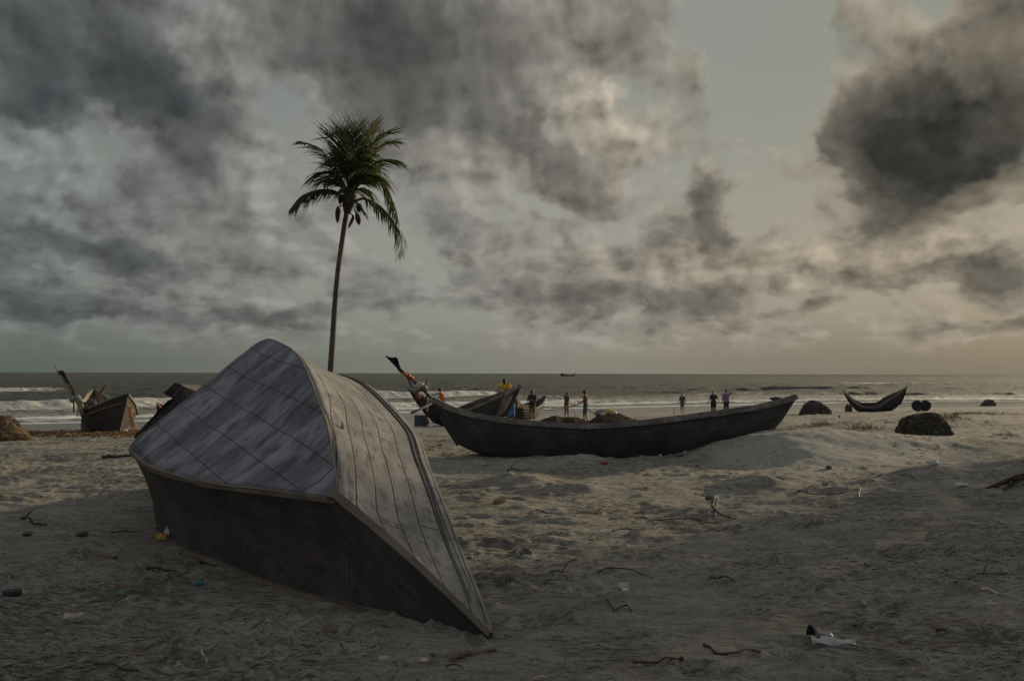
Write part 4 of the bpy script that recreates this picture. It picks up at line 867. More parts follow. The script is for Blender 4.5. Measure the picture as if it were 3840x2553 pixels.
def net_heap(label, prof, depth, mat, thick=.6, strands=70, group='net heaps on the beach', seed=1, name='net_heap', cat='fishing net', fuzz=.06):
    """prof: skyline of the heap as photo pixels, left to right; a rounded mound with loose strands"""
    rn = random.Random(seed); n = 46; sk = spline([at(x, y, depth) for x, y in prof], n)
    base = min(hz(sk[0].x, depth), hz(sk[-1].x, depth), hz((sk[0].x + sk[-1].x) / 2, depth)) - .05; b = MB(); rows = []
    for i, p in enumerate(sk):
        h = max(p.z - base, .02); row = []
        th = thick * max(.15, math.sin(math.pi * (i + .5) / n)) ** .6
        for j in range(25):
            a = math.pi * j / 24; r = 1 + .2 * float(fbm(np.array([p.x * 3.2 + seed]), np.array([a * 2.6]), seed, 5)[0])
            row.append(Vector((p.x + .04 * rn.uniform(-1, 1), depth - th * math.cos(a) * r, base + h * math.sin(a) ** .75 * (r if .2 < a < 2.9 else 1))))
        rows.append(row)
    b.grid(rows)
    for k in range(strands):
        i = rn.randrange(3, n - 3); j = rn.randrange(2, 16); pts = []
        for e in range(7):
            i2 = min(max(i + int(e * rn.uniform(-1.4, 1.4)), 0), n - 1); j2 = min(max(j + int(e * rn.uniform(-1, .8)), 0), 24); pts.append(rows[i2][j2] + Vector((rn.uniform(-.02, .02), -.015 - fuzz * rn.random() * .5, rn.uniform(0, fuzz))))
        b.tube(spline(pts, 14), rn.uniform(.006, .014), 4)
    return b.build(name, mat, label=label, cat=cat, group=group)
net_heap('tan heaped net sloping down to a pale tail, at the left edge of the beach', [(-60, 1600), (-10, 1566), (20, 1562), (45, 1580), (70, 1612), (95, 1634), (122, 1648)], gp(40, 1652).y, NETT, .9, 120, seed=3)
MB().ball(at(8, 1568, gp(40, 1652).y), (.17, .15, .13), 9, noise=.2).build('net_float', simple('dull_red_float', (.16, .07, .05), .7), label='dull reddish float on top of the tan net heap at the left edge', cat='float')
net_heap('jagged dark net heap between the long boat bow and the crescent boat', [(3000, 1553), (3012, 1535), (3028, 1512), (3046, 1506), (3066, 1510), (3082, 1522), (3100, 1532), (3112, 1550)], gp(3055, 1554).y, NETD, 1.0, 110, seed=5, fuzz=.12)
net_heap('small dark net heap far off near the water, at the right edge', [(3680, 1521), (3694, 1506), (3706, 1498), (3718, 1503), (3728, 1520)], gp(3705, 1522).y, NETD, .9, 50, seed=6, fuzz=.12)
bn_ = 20.2
net_heap('biggest dark net heap, rounded, just behind the sand ridge on the right', [(3384, 1650), (3386, 1600), (3394, 1578), (3420, 1567), (3462, 1557), (3500, 1557), (3514, 1566), (3526, 1590), (3545, 1614), (3556, 1650)], bn_, NETD, .62, 150, seed=7)
dn = gp(2120, 1588).y
net_heap('low spread of rust-brown net at the feet of the two rope men', [(2005, 1592), (2030, 1578), (2062, 1569), (2085, 1563), (2112, 1572), (2150, 1568), (2180, 1576), (2200, 1584), (2225, 1592)], dn - 1.2, NETB, 1.2, 120, seed=8)
net_heap('mounded tan net heap with a bamboo pole resting on it, right of the rope men', [(2205, 1590), (2230, 1572), (2255, 1556), (2285, 1556), (2310, 1553), (2340, 1562), (2365, 1571), (2395, 1580)], dn - .2, NETT, 1.4, 120, seed=9)
for k, (x, y, mt, r, lb) in enumerate([(2244, 1549, BUOY, .14, 'dull grey'), (2258, 1547, BUOY, .15, 'greyish round'), (2279, 1545, simple('yellow_buoy', (.40, .26, .05), .6), .15, 'yellow'), (2298, 1549, BUOYP, .14, 'pale cream'), (2262, 1554, BUOYP, .11, 'small pale front')]):
    MB().ball(at(x, y, dn - .3 - .2 * (k == 4)), (r * 1.25, r, r), 10, noise=.06, seed=k).build('buoy', mt, label=lb + ' buoy lying on top of the mounded tan net heap', cat='buoy', group='buoys on the tan net heap')
# ropes and poles the men handle
MB().tube(spline([at(2120, 1529, f2_.y - .2), at(2150, 1522, (f1_.y + f2_.y) / 2 - .2), at(2186, 1508, f1_.y - .25)], 16), .035, 8).ball(at(2155, 1518, (f1_.y + f2_.y) / 2 - .2), (.10, .09, .08), 8, noise=.2).build('rope', STRAW, label='thick pale rope stretched between the two rope men', cat='rope')
for dy, lb in ((0, 'upper'), (5, 'lower')):
    MB().tube(spline([at(2014, 1522 + dy, D3 + .2), at(2050, 1528 + dy * 1.6, (D3 + f2_.y) / 2), at(2085, 1530 + dy, f2_.y - .4), at(2122, 1527 + dy * .6, f2_.y - .25)], 20), .02, 6).build('rope', ROPED, label=lb + ' dark rope sagging from the net-draped boat to the slim man', cat='rope', group='ropes led from the net-draped boat')
MB().tube(spline([at(2141, 1524, f2_.y - .3), at(2150, 1540, f2_.y - .5), at(2161, 1562, f2_.y - .8)], 10), .018, 6).build('rope', ROPE, label='thin rope end hanging to the sand between the two rope men', cat='rope')
MB().tube([at(2207, 1534, f1_.y + .1), at(2235, 1555, f1_.y - .8), at(2262, 1571, f1_.y - 1.6)], .035, 8).build('bamboo_pole', STRAW, label='pale bamboo pole slanting from the blue-shorts man down to the net heap', cat='pole')
for k, (x0, x1) in enumerate(((2524, 2532), (2536, 2529))):
    MB().tube([at(x0, 1556, 62), at(x1, 1528, 62)], .03, 6).build('bamboo_pole', STRAW, label=('left' if k == 0 else 'right') + ' leaning stick of the pair propped near the khaki-shorts walker', cat='pole', group='propped sticks')
# tan net hung over the third boat
m, t, b = material('hung_net'); uv = t.node('ShaderNodeTexCoord').outputs['Object']
g1 = t.noise(t.mapping(uv, scale=(9, 9, 3)), 3, 5, .7); t.put(b, 'Base Color', t.mix(g1, (.42, .31, .17), (.22, .16, .09))); t.put(b, 'Roughness', .95); t.put(b, 'Alpha', t.rng(g1, .36, .52, .30, .92)); HUNG = m
def drape(name, pts_top, pts_bot, d0, label=None, parent=None, mat=HUNG, nx=26, ny=14, sway=.08, seed=0, cat=None):
    a = spline([at(x, y, d0 + k) for x, y, k in pts_top], nx); c_ = spline([at(x, y, d0 + k) for x, y, k in pts_bot], nx); rows = []
    for i in range(nx):
        rows.append([a[i].lerp(c_[i], j / (ny - 1)) + Vector((0, sway * math.sin(i * 1.7 + seed) * math.sin(math.pi * j / (ny - 1)) + sway * .6 * math.sin(i * .9 + j * .5), 0)) for j in range(ny)])
    o = MB().grid(rows).build(name, mat, parent, label=label, cat=cat); solid(o, .012, 0); return o
drape('hung_net', [(1912, 1536, -.6), (1922, 1514, -.5), (1942, 1508, -.4), (1960, 1514, -.3), (1985, 1520, -.2), (2014, 1526, .1)], [(1915, 1536, -.8), (1930, 1548, -.8), (1942, 1558, -.8), (1952, 1556, -.75), (1972, 1534, -.6), (2010, 1552, -.3)], D3 - .6, 'sheer tan net hung in loops over the smaller boat beside the standing man', seed=2, cat='fishing net')
MB().ball(at(1932, 1507, D3 - .9), (.26, .25, .13), 10, noise=.3, seed=4).build('net_bundle', NETD, label='dark knotted bundle where the tan net hangs from the smaller boat', cat='net bundle')
# rope loops on the flagged boat prow
rp = [at(1886, 1462, D + .9), at(1884, 1480, D + .6), at(1888, 1500, D + .5), at(1893, 1504, D + .5), at(1898, 1492, D + .6), at(1897, 1466, D + .9)]
MB().tube(spline(rp, 24), .022, 6).build('rope', ROPE, label='pale rope loop hanging on the dark prow below the yellow-shirted man', cat='rope')
MB().tube(spline([at(1852, 1490, D + .2), at(1858, 1478, D + .3), at(1862, 1510, D + .1), at(1866, 1560, D - .1)], 20), .022, 6).build('rope', ROPE, label='long pale rope hanging straight down the flagged boat side', cat='rope')
# flag pole with cloths and floats
def pole(pts, r0, r1, n=14, nz=8): S_ = spline(pts, n); return MB().tube(S_, [r0 + (r1 - r0) * i / (n - 1) for i in range(n)], nz)
DF = D - 2.3
fp0 = at(1600, 1478, DF); FP = thing('flag_pole', fp0 - Vector((0, 0, .6)), 'slanting pole with a dark flag and orange plastic, lashed in a boat', 'flag pole')
pole([at(1618, 1494, DF), at(1565, 1440, DF), at(1508, 1394, DF), at(1448, 1336, DF)], .06, .025).build('pole', POLE, FP)
pole([at(1552, 1470, DF - .1), at(1536, 1432, DF - .1), at(1522, 1404, DF - .05)], .035, .03).build('strut', POLE, FP)
pole([at(1580, 1462, DF + .1), at(1545, 1424, DF + .1), at(1524, 1402, DF + .05)], .035, .03).build('strut', POLE, FP)
fl_ = [at(x, y, DF) for x, y in [(1448, 1334), (1466, 1341), (1484, 1339), (1492, 1343), (1494, 1354), (1496, 1362), (1491, 1368), (1480, 1370), (1470, 1360), (1458, 1346)]]
cn = at(1480, 1352, DF); rows = [[cn.lerp(p, k / 5) + Vector((0, .10 * math.sin(i * 1.9 + k) * k / 5, 0)) for i, p in enumerate(fl_)] for k in range(6)]
solid(MB().grid(rows, closed=True).build('flag', FLAGM, FP), .02, 0)
pole([at(1490, 1366, DF), at(1498, 1384, DF), at(1509, 1395, DF)], .09, .07).build('rolled_cloth', FLAGM, FP)
for (a, b_, r) in [((1509, 1392), (1526, 1410), .085), ((1530, 1408), (1549, 1424), .11), ((1522, 1402), (1531, 1396), .03)]:
    S_ = spline([at(*a, DF), at((a[0] + b_[0]) / 2, (a[1] + b_[1]) / 2 - 1, DF), at(*b_, DF)], 10); MB().tube(S_, [r * (.55 + .45 * math.sin(i * .8) ** 2 + .2 * (i > 5)) for i in range(10)], 9).build('orange_plastic_wrap', ORANGE if r > .05 else POLE, FP)
for k, (x, y, mt, r, lb) in enumerate([(1575, 1446, BUOYP, .16, 'pale'), (1562, 1461, BUOY, .15, 'large grey'), (1585, 1454, simple('green_grey_buoy', (.10, .115, .10), .6), .16, 'greenish')]):
    MB().ball(at(x, y, DF - .15), (r * 1.2, r, r), 10).build('net_float', mt, label=lb + ' float tied among the poles on the flagged boat', cat='float', group='floats on the flagged boat')
MB().ball(at(1567, 1488, D - 2.9), (.11, .09, .16), 10, noise=.35, seed=2).build('orange_plastic_bag', simple('rust_orange_plastic', (.13, .04, .02), .7), label='orange plastic bag hanging on the left prow of the flagged boat', cat='bag')
bx_ = gp(1590, 1592); q0, q1 = at(1558, 1558, bx_.y - 3), at(1592, 1590, bx_.y - 3)
MB().box(((q0.x + q1.x) / 2, bx_.y - 2.7, (q0.z + q1.z) / 2 - .05), (q1.x - q0.x + .1, .5, q0.z - q1.z + .1)).build('crate', simple('grey_crate_paint', (.06, .065, .07), .7, scale=4), smooth=False, label='dark grey crate standing under the left end of the flagged boat', cat='crate')
MB().ball(at(1603, 1582, bx_.y - 3), (.06, .06, .16), 8, noise=.35, seed=5).build('cloth_scrap', PINK, label='reddish cloth scrap hanging beside the dark grey crate', cat='cloth')
# bundle of poles in the left boat
DB = DL + .4; lp = thing('pole_bundle', at(310, 1545, DB), 'bundle of dark poles wrapped in rags, leaning out of the far-left boat', 'pole bundle')
pole([at(318, 1548, DB), at(280, 1474, DB), at(262, 1438, DB), at(240, 1402, DB)], .09, .05).build('pole', POLE, lp)
pole([at(300, 1530, DB - .2), at(262, 1460, DB - .2), at(232, 1410, DB - .2), at(216, 1392, DB - .2), at(203, 1367, DB - .2)], .05, .016).build('pole', POLE, lp)
pole([at(277, 1545, DB), at(276, 1500, DB), at(272, 1486, DB)], .05, .04).build('pole', POLE, lp)
pole([at(338, 1540, DB - .3), at(300, 1500, DB - .3), at(270, 1470, DB - .2)], .04, .035).build('pole', POLE, lp)
pole([at(220, 1397, DB), at(232, 1396, DB), at(240, 1408, DB), at(248, 1425, DB), at(256, 1436, DB)], .10, .13).build('rag_wrap', FLAGM, lp)
MB().ball(at(272, 1497, DB - .3), (.16, .15, .18), 9, noise=.2).ball(at(292, 1494, DB - .3), (.16, .15, .2), 9, noise=.2, seed=3).ball(at(300, 1502, DB - .3), (.15, .15, .14), 9, noise=.2, seed=4).build('net_float_string', BUOY, lp)
for (a, b_) in [((290, 1560), (286, 1505)), ((305, 1556), (288, 1500)), ((312, 1550), (296, 1510))]: MB().tube(spline([at(*a, DB - .4), at((a[0] + b_[0]) / 2 + 3, (a[1] + b_[1]) / 2, DB - .4), at(*b_, DB - .4)], 10), .03, 6).build('rope', ROPE, lp)
MB().tube([at(366, 1492, DL + 2.2), at(397, 1440, DL + 2.2)], .055, 8).build('wooden_pole', simple('tan_pole', (.12, .08, .045), .8), label='single tan pole sticking up inside the far-left boat', cat='pole')
o = net_heap('dark net piled inside the far-left boat', [(318, 1545), (325, 1512), (345, 1500), (362, 1515), (380, 1535)], DL + 1.6, NETD, .6, 40, seed=12, group=None)
b = MB(); rn = random.Random(5)
for k in range(46):
    x = 487 + rn.uniform(-4, 9); S_ = spline([at(x - 3, 1520 + rn.uniform(0, 20), DL - .5), at(x + 3, 1565, DL - .6 + rn.uniform(-.1, .1)), at(x + 10 + rn.uniform(-5, 9), 1600 + rn.uniform(-14, 20), DL - .7)], 9); b.tube(S_, .012, 4)
b.build('hung_net', simple('orange_net_twine', (.45, .24, .09), .9), label='orange net strands hanging off the prow of the far-left boat', cat='fishing net')
# trolley wheels
wp = gp(3455, 1541); WH = thing('boat_trolley', wp, 'pair of dark round wheels joined by an axle, standing right of the crescent boat', 'trolley')
TYRE = simple('black_rubber', (.020, .020, .021), .7, scale=20); RIMM = simple('dark_rim_metal', (.022, .022, .022), .5, scale=15)
rw = 20.5 / FPX * wp.y
for x, dd in ((3440, -.35), (3470, .35)):
    cc_ = at(x, 1520.5, wp.y + dd); prof = [(rw * .60, -.07), (rw * .66, -.12), (rw * .93, -.12), (rw, -.05), (rw, .05), (rw * .93, .12), (rw * .66, .12), (rw * .60, .07)]
    rows = [[cc_ + Vector((r * math.cos(a), y, r * math.sin(a))) for r, y in prof] for a in [2 * math.pi * i / 32 for i in range(33)]]
    ty_ = MB().grid(rows).build('wheel', TYRE, WH)
    dk = [[cc_ + Vector((r * math.cos(a), y, r * math.sin(a))) for r, y in [(rw * .62, -.05), (rw * .45, -.02), (rw * .2, -.06), (.02, -.08)]] for a in [2 * math.pi * i / 32 for i in range(33)]]
    MB().grid(dk).build('rim', RIMM, ty_)
    for i in range(10):
        a = 2 * math.pi * i / 10; MB().ball(cc_ + Vector((rw * .56 * math.cos(a), -.08, rw * .56 * math.sin(a))), .026, 6).build('wheel_nut', simple('bright_steel', (.15, .15, .145), .35), ty_)
a0_, a1_ = at(3440, 1520.5, wp.y - .35), at(3470, 1520.5, wp.y + .35); MB().tube([a0_, a1_], .05, 8).build('axle', RIMM, WH)
# block at the crescent boat's left end
bk = gp(3184, 1544); q0, q1 = at(3172, 1522, bk.y), at(3192, 1543, bk.y)
MB().box(((q0.x + q1.x) / 2, bk.y, (q0.z + q1.z) / 2), (q1.x - q0.x, .4, q0.z - q1.z)).ball(((q0.x + q1.x) / 2, bk.y, q0.z), (.2, .2, .12), 8, noise=.2).build('mooring_block', NETD, label='dark squat block at the left foot of the crescent boat', cat='block')
MB().tube(spline([at(3176, 1510, DR), at(3179, 1518, DR - .3), at(3181, 1526, bk.y - .2)], 8), .02, 6).build('rope', ROPED, label='short dark rope from the crescent boat to the block at its left', cat='rope')
MB().beam([at(3188, 1470, DR + .8), at(3207, 1474, DR + .3), at(3226, 1478, DR)], .12, .05, Vector((0, 0, 1))).build('oar', POLE, label='dark plank lying across the left end of the crescent boat', cat='oar')
# pole with rags lying against the long boat's side
hp = [at(2476, 1717, 16.75), at(2520, 1714, 16.72), at(2570, 1704, 16.7)]
RP = thing('tied_pole', gp(2500, 1722), 'thin pole with two pale rags tied to it, lying against the long stranded boat hull', 'pole')
MB().tube(hp, .018, 6).build('pole', POLE, RP)
for p_, sd_ in ((hp[0], 3), (hp[2], 5)): MB().ball(p_ + Vector((0, -.02, .02)), (.045, .03, .055), 9, noise=.35, seed=sd_).build('rag', simple('pale_green_rag', (.22, .23, .17), .9, scale=12), RP)
# wrack line of straw and weed, and sparse beach grass (nobody could count it)
b = MB(); rn = random.Random(9)
for k in range(2600):
    x = rn.uniform(30, 560); q = gp(x, 1621 + rn.gauss(10, 7) - (x - 300) * .012) if k % 20 == 0 or True else None
    if k % 20 == 0: c0 = q
    p = c0 + Vector((rn.gauss(0, .5), rn.gauss(0, .5), 0)); p.z = float(H(p.x, p.y, False)) + .03 + rn.random() * .10; a = rn.uniform(0, 6.28); L = rn.uniform(.08, .3)
    b.tube([p, p + Vector((math.cos(a) * L, math.sin(a) * L, rn.uniform(-.04, .06)))], rn.uniform(.006, .014), 3, False)
b.build('wrack_line', simple('brown_straw', (.14, .085, .04), .95, scale=3), kind='stuff', smooth=False)
b = MB()
for (cx, cy, n_, sx, sy) in [(3640, 1553, 420, 130, 7), (3560, 1566, 120, 60, 6), (3070, 1594, 90, 40, 7), (3250, 1606, 110, 60, 8), (3400, 1600, 30, 40, 6), (1870, 1886, 160, 16, 5), (3050, 1965, 60, 40, 6), (3130, 1895, 60, 40, 12), (1600, 1690, 30, 30, 10), (3700, 1960, 40, 50, 10)]:
    c0 = gp(cx, cy); sc_ = c0.y / FPX
    for k in range(n_):
        p = c0 + Vector((rn.gauss(0, sx * .5 * sc_), rn.gauss(0, sy * sc_ * 4), 0)); p.z = float(H(p.x, p.y, False)) - .02; a = rn.uniform(0, 6.28); L = rn.uniform(.08, .22) * (1 if c0.y > 16 else .5); l = rn.uniform(.2, .9)
        b.tube([p, p + Vector((math.cos(a) * L * l * .4, math.sin(a) * L * l * .4, L * .6)), p + Vector((math.cos(a) * L * l, math.sin(a) * L * l, L * .85))], [.006 if c0.y > 16 else .003, .005 if c0.y > 16 else .0025, .001], 3, False)
b.build('beach_grass', simple('dry_grass', (.20, .15, .07), .9, scale=2), kind='stuff', smooth=False)
# unseen trees added beyond the right of the view to shade the foreground
BARK2 = simple('added_tree_bark', (.09, .075, .06), .9, scale=7); CAS = leafmat('added_tree_needles', (.035, .048, .024), (.055, .066, .03), .2)
sun2 = Vector((math.sin(SUN_AZ), math.cos(SUN_AZ), 0)); perp = Vector((math.cos(SUN_AZ), -math.sin(SUN_AZ), 0))
for k, (qq, kk, ht) in enumerate([(-5.0, 32, 9), (-3.4, 27, 10), (-1.8, 30, 11), (-.2, 27, 10), (1.5, 29, 11), (3.4, 27, 10), (-4.2, 34, 12), (-2.6, 35, 12.5), (-.9, 34, 12), (5.4, 28, 10)]):
    p = perp * qq + sun2 * kk; p.z = hz(p.x, p.y); rn = random.Random(40 + k)
    tr = thing('added_shade_tree', p, 'unseen feathery tree added beyond the right edge to shade the foreground', 'tree', 'added shade trees beyond the right edge')
    MB().tube(spline([p - Vector((0, 0, .3)), p + Vector((.1, .1, ht * .3)), p + Vector((-.1, .2, ht * .65)), p + Vector((.1, 0, ht * .97))], 20), [.22 * (1 - i / 21) + .02 for i in range(20)], 9).build('trunk', BARK2, tr)
    bb = MB(); lf = MB()
    for e in range(46):
        f_ = .22 + .78 * e / 46; z = ht * f_; a = e * 2.4 + rn.random(); L = ht * .23 * (1.15 - f_) ** .6 * rn.uniform(.7, 1.2); o_ = p + Vector((0, 0, z)); tip_ = o_ + Vector((math.cos(a) * L, math.sin(a) * L, L * rn.uniform(-.05, .35)))
        S_ = spline([o_, o_.lerp(tip_, .5) + Vector((0, 0, .12)), tip_], 8); bb.tube(S_, [.035 * (1 - i / 9) + .008 for i in range(8)], 4, False)
        for w_ in range(52):
            q = S_[rn.randrange(1, 8)] + Vector((rn.gauss(0, .2), rn.gauss(0, .2), rn.gauss(0, .15))); d = Vector((rn.gauss(0, .5), rn.gauss(0, .5), -.4 + rn.gauss(0, .4))).normalized() * rn.uniform(.25, .5); s_ = d.orthogonal().normalized() * .035
            lf.add([q - s_, q + s_, q + d * .6 + s_ * .8, q + d], [(0, 1, 2, 3)])
    bb.build('limbs', BARK2, tr, smooth=False); lf.build('crown', CAS, tr, smooth=False)
# ------------------------------------------------------------------ things lying on the sand
STK = simple('dark_driftwood', (.050, .038, .030), .9, scale=14); STKR = simple('reddish_twig', (.06, .032, .025), .9, scale=14); DRIFT = simple('grey_driftwood', (.20, .18, .15), .9, scale=9); WHITE = simple('white_plastic', (.27, .27, .255), .5, scale=6, var=.2)
PALEL = simple('pale_dead_leaf', (.30, .26, .20), .9, scale=9); GREEN = simple('green_plastic', (.05, .16, .055), .5, scale=6); TEAL = simple('teal_plastic', (.05, .12, .15), .6, scale=6); YEL = simple('yellow_wrapper', (.34, .19, .03), .4, scale=8); CHAR = simple('charcoal_foam', (.035, .037, .042), .9, scale=20)
SHELL = simple('sea_shell', (.42, .30, .21), .5, scale=14); REDP = simple('red_plastic', (.30, .04, .03), .5); BRICK = simple('red_brick', (.20, .06, .045), .9, scale=12); ROCK = simple('brown_stone', (.09, .075, .06), .9, scale=10)
def stick(label, pts, r=.012, mat=STK, lift=.012, knob=0, cat='stick', name='driftwood_stick', fork=None):
    r = r * .62; P_ = [gp(x, y) for x, y in pts]; P_ = [p + Vector((0, 0, lift + r * .3 + .01 * math.sin(i * 2.1))) for i, p in enumerate(P_)]; S_ = spline(P_, 26)
    rn = random.Random(int(pts[0][0])); S_ = [p + Vector((0, rn.uniform(-1, 1) * r * .5, rn.uniform(-1, 1) * r * .3)) for p in S_]
    b = MB().tube(S_, [r * (1.1 - .5 * i / 25) * (1 + .15 * math.sin(i * 1.3)) for i in range(26)], 7)
    if knob: b.ball(S_[-1], r * knob, 7, noise=.2)
    if fork: b.tube(spline([S_[fork], S_[fork] + Vector((.05, .03, .07)), S_[fork] + Vector((.12, .02, .10))], 8), [r * .7 * (1 - i / 9) + .001 for i in range(8)], 6)
    return b.build(name, mat, label=label, cat=cat)
def lump(label, px, py, w, h, mat, name='stone', cat='stone', noise=.22, seed=1, deep=.7, sink=.25):
    p = gp(px, py); s = p.y / FPX; r = (w * s / 2, w * s / 2 * deep, h * s / 2 * 1.15)
    return MB().ball(p + Vector((0, r[1] * .4, r[2] * (1 - sink))), r, 12, noise=noise, seed=seed).build(name, mat, label=label, cat=cat)
def scrap(label, px, py, w, h, mat, name='plastic_scrap', cat='litter', seed=1, curl=.5, n=16):
    p = gp(px, py + h / 2); s = p.y / FPX; W, Hh = w * s, h * s; rows = []
    for i in range(n):
        row = []
        for j in range(n):
            u, v = i / (n - 1) - .5, j / (n - 1); e = 1 - .5 * abs(2 * v - 1) * float(vn(np.array([i * .5 + seed]), np.array([seed * 1.]), seed)[0] + .5)
            f1 = float(fbm(np.array([u * 3 + seed]), np.array([v * 3.]), seed, 3)[0])
            row.append(p + Vector((u * W * e, v * Hh * 1.3 * e + .02, .006 + Hh * (.75 * math.sin(v * math.pi * (.55 + curl * .6)) + .7 * f1 + .25))))
        rows.append(row)
    return solid(MB().grid(rows).build(name, mat, label=label, cat=cat), .004, 0)
def block(label, px, py, w, h, mat, name, cat, yaw=15, deep=.6, bev=.2):
    p = gp(px, py); s = p.y / FPX; W, Dp, Hh = w * s, w * s * deep, h * s * .9
    o = MB().box((0, 0, 0), (W, Dp, Hh)).build(name, mat, smooth=False, M=Matrix.Translation(p + Vector((0, Dp * .3, Hh * .42))) @ Matrix.Rotation(R(yaw), 4, 'Z') @ Matrix.Rotation(R(5), 4, 'X'), label=label, cat=cat)
    bv = o.modifiers.new('b', 'BEVEL'); bv.width = Hh * bev; bv.segments = 3; return o
stick('wavy dark stick with a knobbed right end, nearest the bottom edge', [(2371, 2491), (2420, 2496), (2457, 2487), (2500, 2486), (2555, 2489)], .011, STKR, knob=2.0)
stick('long dark bow-shaped root sagging in the middle, low on the right of centre', [(2640, 2425), (2660, 2440), (2690, 2453), (2740, 2457), (2790, 2450), (2828, 2440), (2850, 2459)], .013)
stick('dark twig kinked like a hook, lying on pale sand right of the upturned bow', [(2277, 2251), (2282, 2266), (2307, 2281), (2334, 2277), (2352, 2282), (2369, 2293)], .011)
stick('thin arched twig bridging a sand hollow', [(2241, 2160), (2280, 2147), (2321, 2141), (2360, 2148), (2378, 2158), (2410, 2163), (2453, 2165)], .009, lift=.03)
stick('reddish twig arching over a small sand mound', [(2660, 2193), (2668, 2178), (2687, 2171), (2720, 2180), (2757, 2206)], .011, STKR, lift=.04)
stick('bright straw-coloured reed tip at the very bottom edge', [(2005, 2551), (2026, 2548), (2047, 2544)], .009, STRAW)
stick('long straight twig behind the grey forked driftwood', [(2477, 1954), (2550, 1951), (2628, 1949)], .012)
stick('gently arched dark twig in mid sand', [(2298, 1994), (2350, 1990), (2380, 1991), (2417, 1996)], .012)
stick('short slanting twig right of the grass tuft', [(2010, 1915), (2032, 1922), (2055, 1928)], .013)
stick('dark branch lying by the left edge of the boat shadow', [(81, 1948), (110, 1958), (125, 1964), (150, 1970), (173, 1974)], .022, STK, fork=8, name='branch', cat='branch')
stick('olive-green bent branch half sunk at the bottom left', [(354, 2494), (420, 2502), (470, 2512), (520, 2522)], .012, simple('olive_branch', (.06, .06, .03), .9), name='branch', cat='branch')
stick('small white twisted rope end sticking up, bottom centre-left', [(756, 2457), (762, 2468), (768, 2480), (776, 2491)], .010, simple('pale_rope', (.36, .33, .27), .9, scale=40), name='rope_end', cat='rope', lift=.03)
stick('long pale driftwood twig on the dim right foreground', [(3350, 2094), (3390, 2086), (3440, 2088)], .010, DRIFT)
stick('thin dark twig slanting in the lower right sand', [(3632, 2170), (3700, 2160), (3770, 2155)], .009, fork=16)
stick('pale upright reed stuck in the lit sand on the right', [(3221, 1869), (3224, 1852), (3228, 1838)], .012, STRAW, lift=.02)
stick('white bent stick on the low sand ridge to the right', [(3374, 1784), (3395, 1780), (3426, 1789)], .02, DRIFT)
stick('long dark twig trailing across the lit sand left of the upright reed', [(2990, 1842), (3050, 1858), (3110, 1855), (3170, 1852)], .014, fork=6)
stick('reddish driftwood piece beside the long boat left corner', [(1626, 1678), (1640, 1671), (1660, 1670)], .03, STKR)
stick('pale lit wood sliver in front of the long boat', [(1796, 1748), (1820, 1746), (1842, 1741)], .025, STRAW)
stick('dark twig curled on the sand in front of the long boat', [(1904, 1768), (1920, 1760), (1950, 1764), (1990, 1762)], .018, fork=10)
stick('long dark log lying left of the upturned boat', [(386, 1718), (420, 1714), (460, 1711), (498, 1710)], .06, STK, name='driftwood_log', cat='log')
stick('white bone-like stick with an orange-lit end, far right foreground', [(3680, 2216), (3705, 2219), (3730, 2224), (3760, 2236)], .014, simple('bleached_wood', (.45, .38, .30), .7), name='bleached_stick')
stick('short bleached chip below the bone-like stick', [(3703, 2271), (3731, 2273)], .009, simple('bleached_wood', (.45, .38, .30), .7), name='bleached_stick')
stick('half-buried brown log mounded with sand by the upturned bow tip', [(1692, 2474), (1740, 2456), (1790, 2446), (1855, 2440)], .032, simple('sandy_log', (.11, .085, .06), .95, scale=12), lift=0, name='driftwood_log', cat='log')
stick('thin reddish stick beyond the half-buried brown log', [(1672, 2507), (1700, 2504), (1735, 2501)], .008, STKR)
stick('slender twig left of the upturned boat bow, in shade', [(661, 2167), (700, 2155), (712, 2146)], .008)
stick('dark charred stick in the boat shadow', [(552, 2136), (590, 2140), (635, 2148)], .018, STK)
stick('thin curved twig in the boat shadow near the green bit', [(420, 2278), (450, 2258), (480, 2244)], .007)
stick('dark stubby stick standing out of the sand near the boat rim', [(1898, 2192), (1905, 2182), (1913, 2172)], .016, STK, lift=.03)
stick('short thick twig at lower right', [(3510, 2376), (3530, 2378), (3546, 2370)], .016, STK, lift=.02)
stick('dark crossed twig near the arched twig', [(2062, 2156), (2100, 2170), (2128, 2180)], .009, fork=18)
stick('long low twig in the shade left of the wrapper', [(418, 1996), (460, 1997), (506, 1996)], .012)
# gnarled pieces
g = gp(2690, 1925); b = MB().tube(spline([gp(2652, 1903) + Vector((0, 0, .12)), gp(2675, 1908) + Vector((0, 0, .14)), gp(2672, 1922) + Vector((0, 0, .08)), gp(2700, 1935) + Vector((0, 0, .03)), gp(2762, 1946)], 20), [.03 - .001 * i for i in range(20)], 8)
b.tube(spline([gp(2675, 1908) + Vector((0, 0, .14)), gp(2690, 1900) + Vector((0, 0, .12)), gp(2684, 1920) + Vector((0, 0, .05)), gp(2672, 1938)], 14), .02, 8).build('forked_driftwood', simple('dull_driftwood', (.12, .105, .085), .9, scale=9), label='grey forked driftwood with a hole, standing in the shaded sand', cat='driftwood')
b = MB(); rn = random.Random(21)
for k in range(7):
    p = gp(3815 + rn.uniform(-30, 45), 1822 + rn.uniform(-16, 4)); a = rn.uniform(-.4, .5); L = rn.uniform(.35, .8); b.tube(spline([p - Vector((L / 2, 0, .05)), p + Vector((0, rn.uniform(-.1, .1), rn.uniform(.04, .12))), p + Vector((L / 2, 0, rn.uniform(.02, .14)))], 9), [.022 * (1 - i / 11) for i in range(9)], 6)
b.build('root_tangle', STK, label='dark tangle of roots at the right edge of the sand ridge', cat='driftwood')
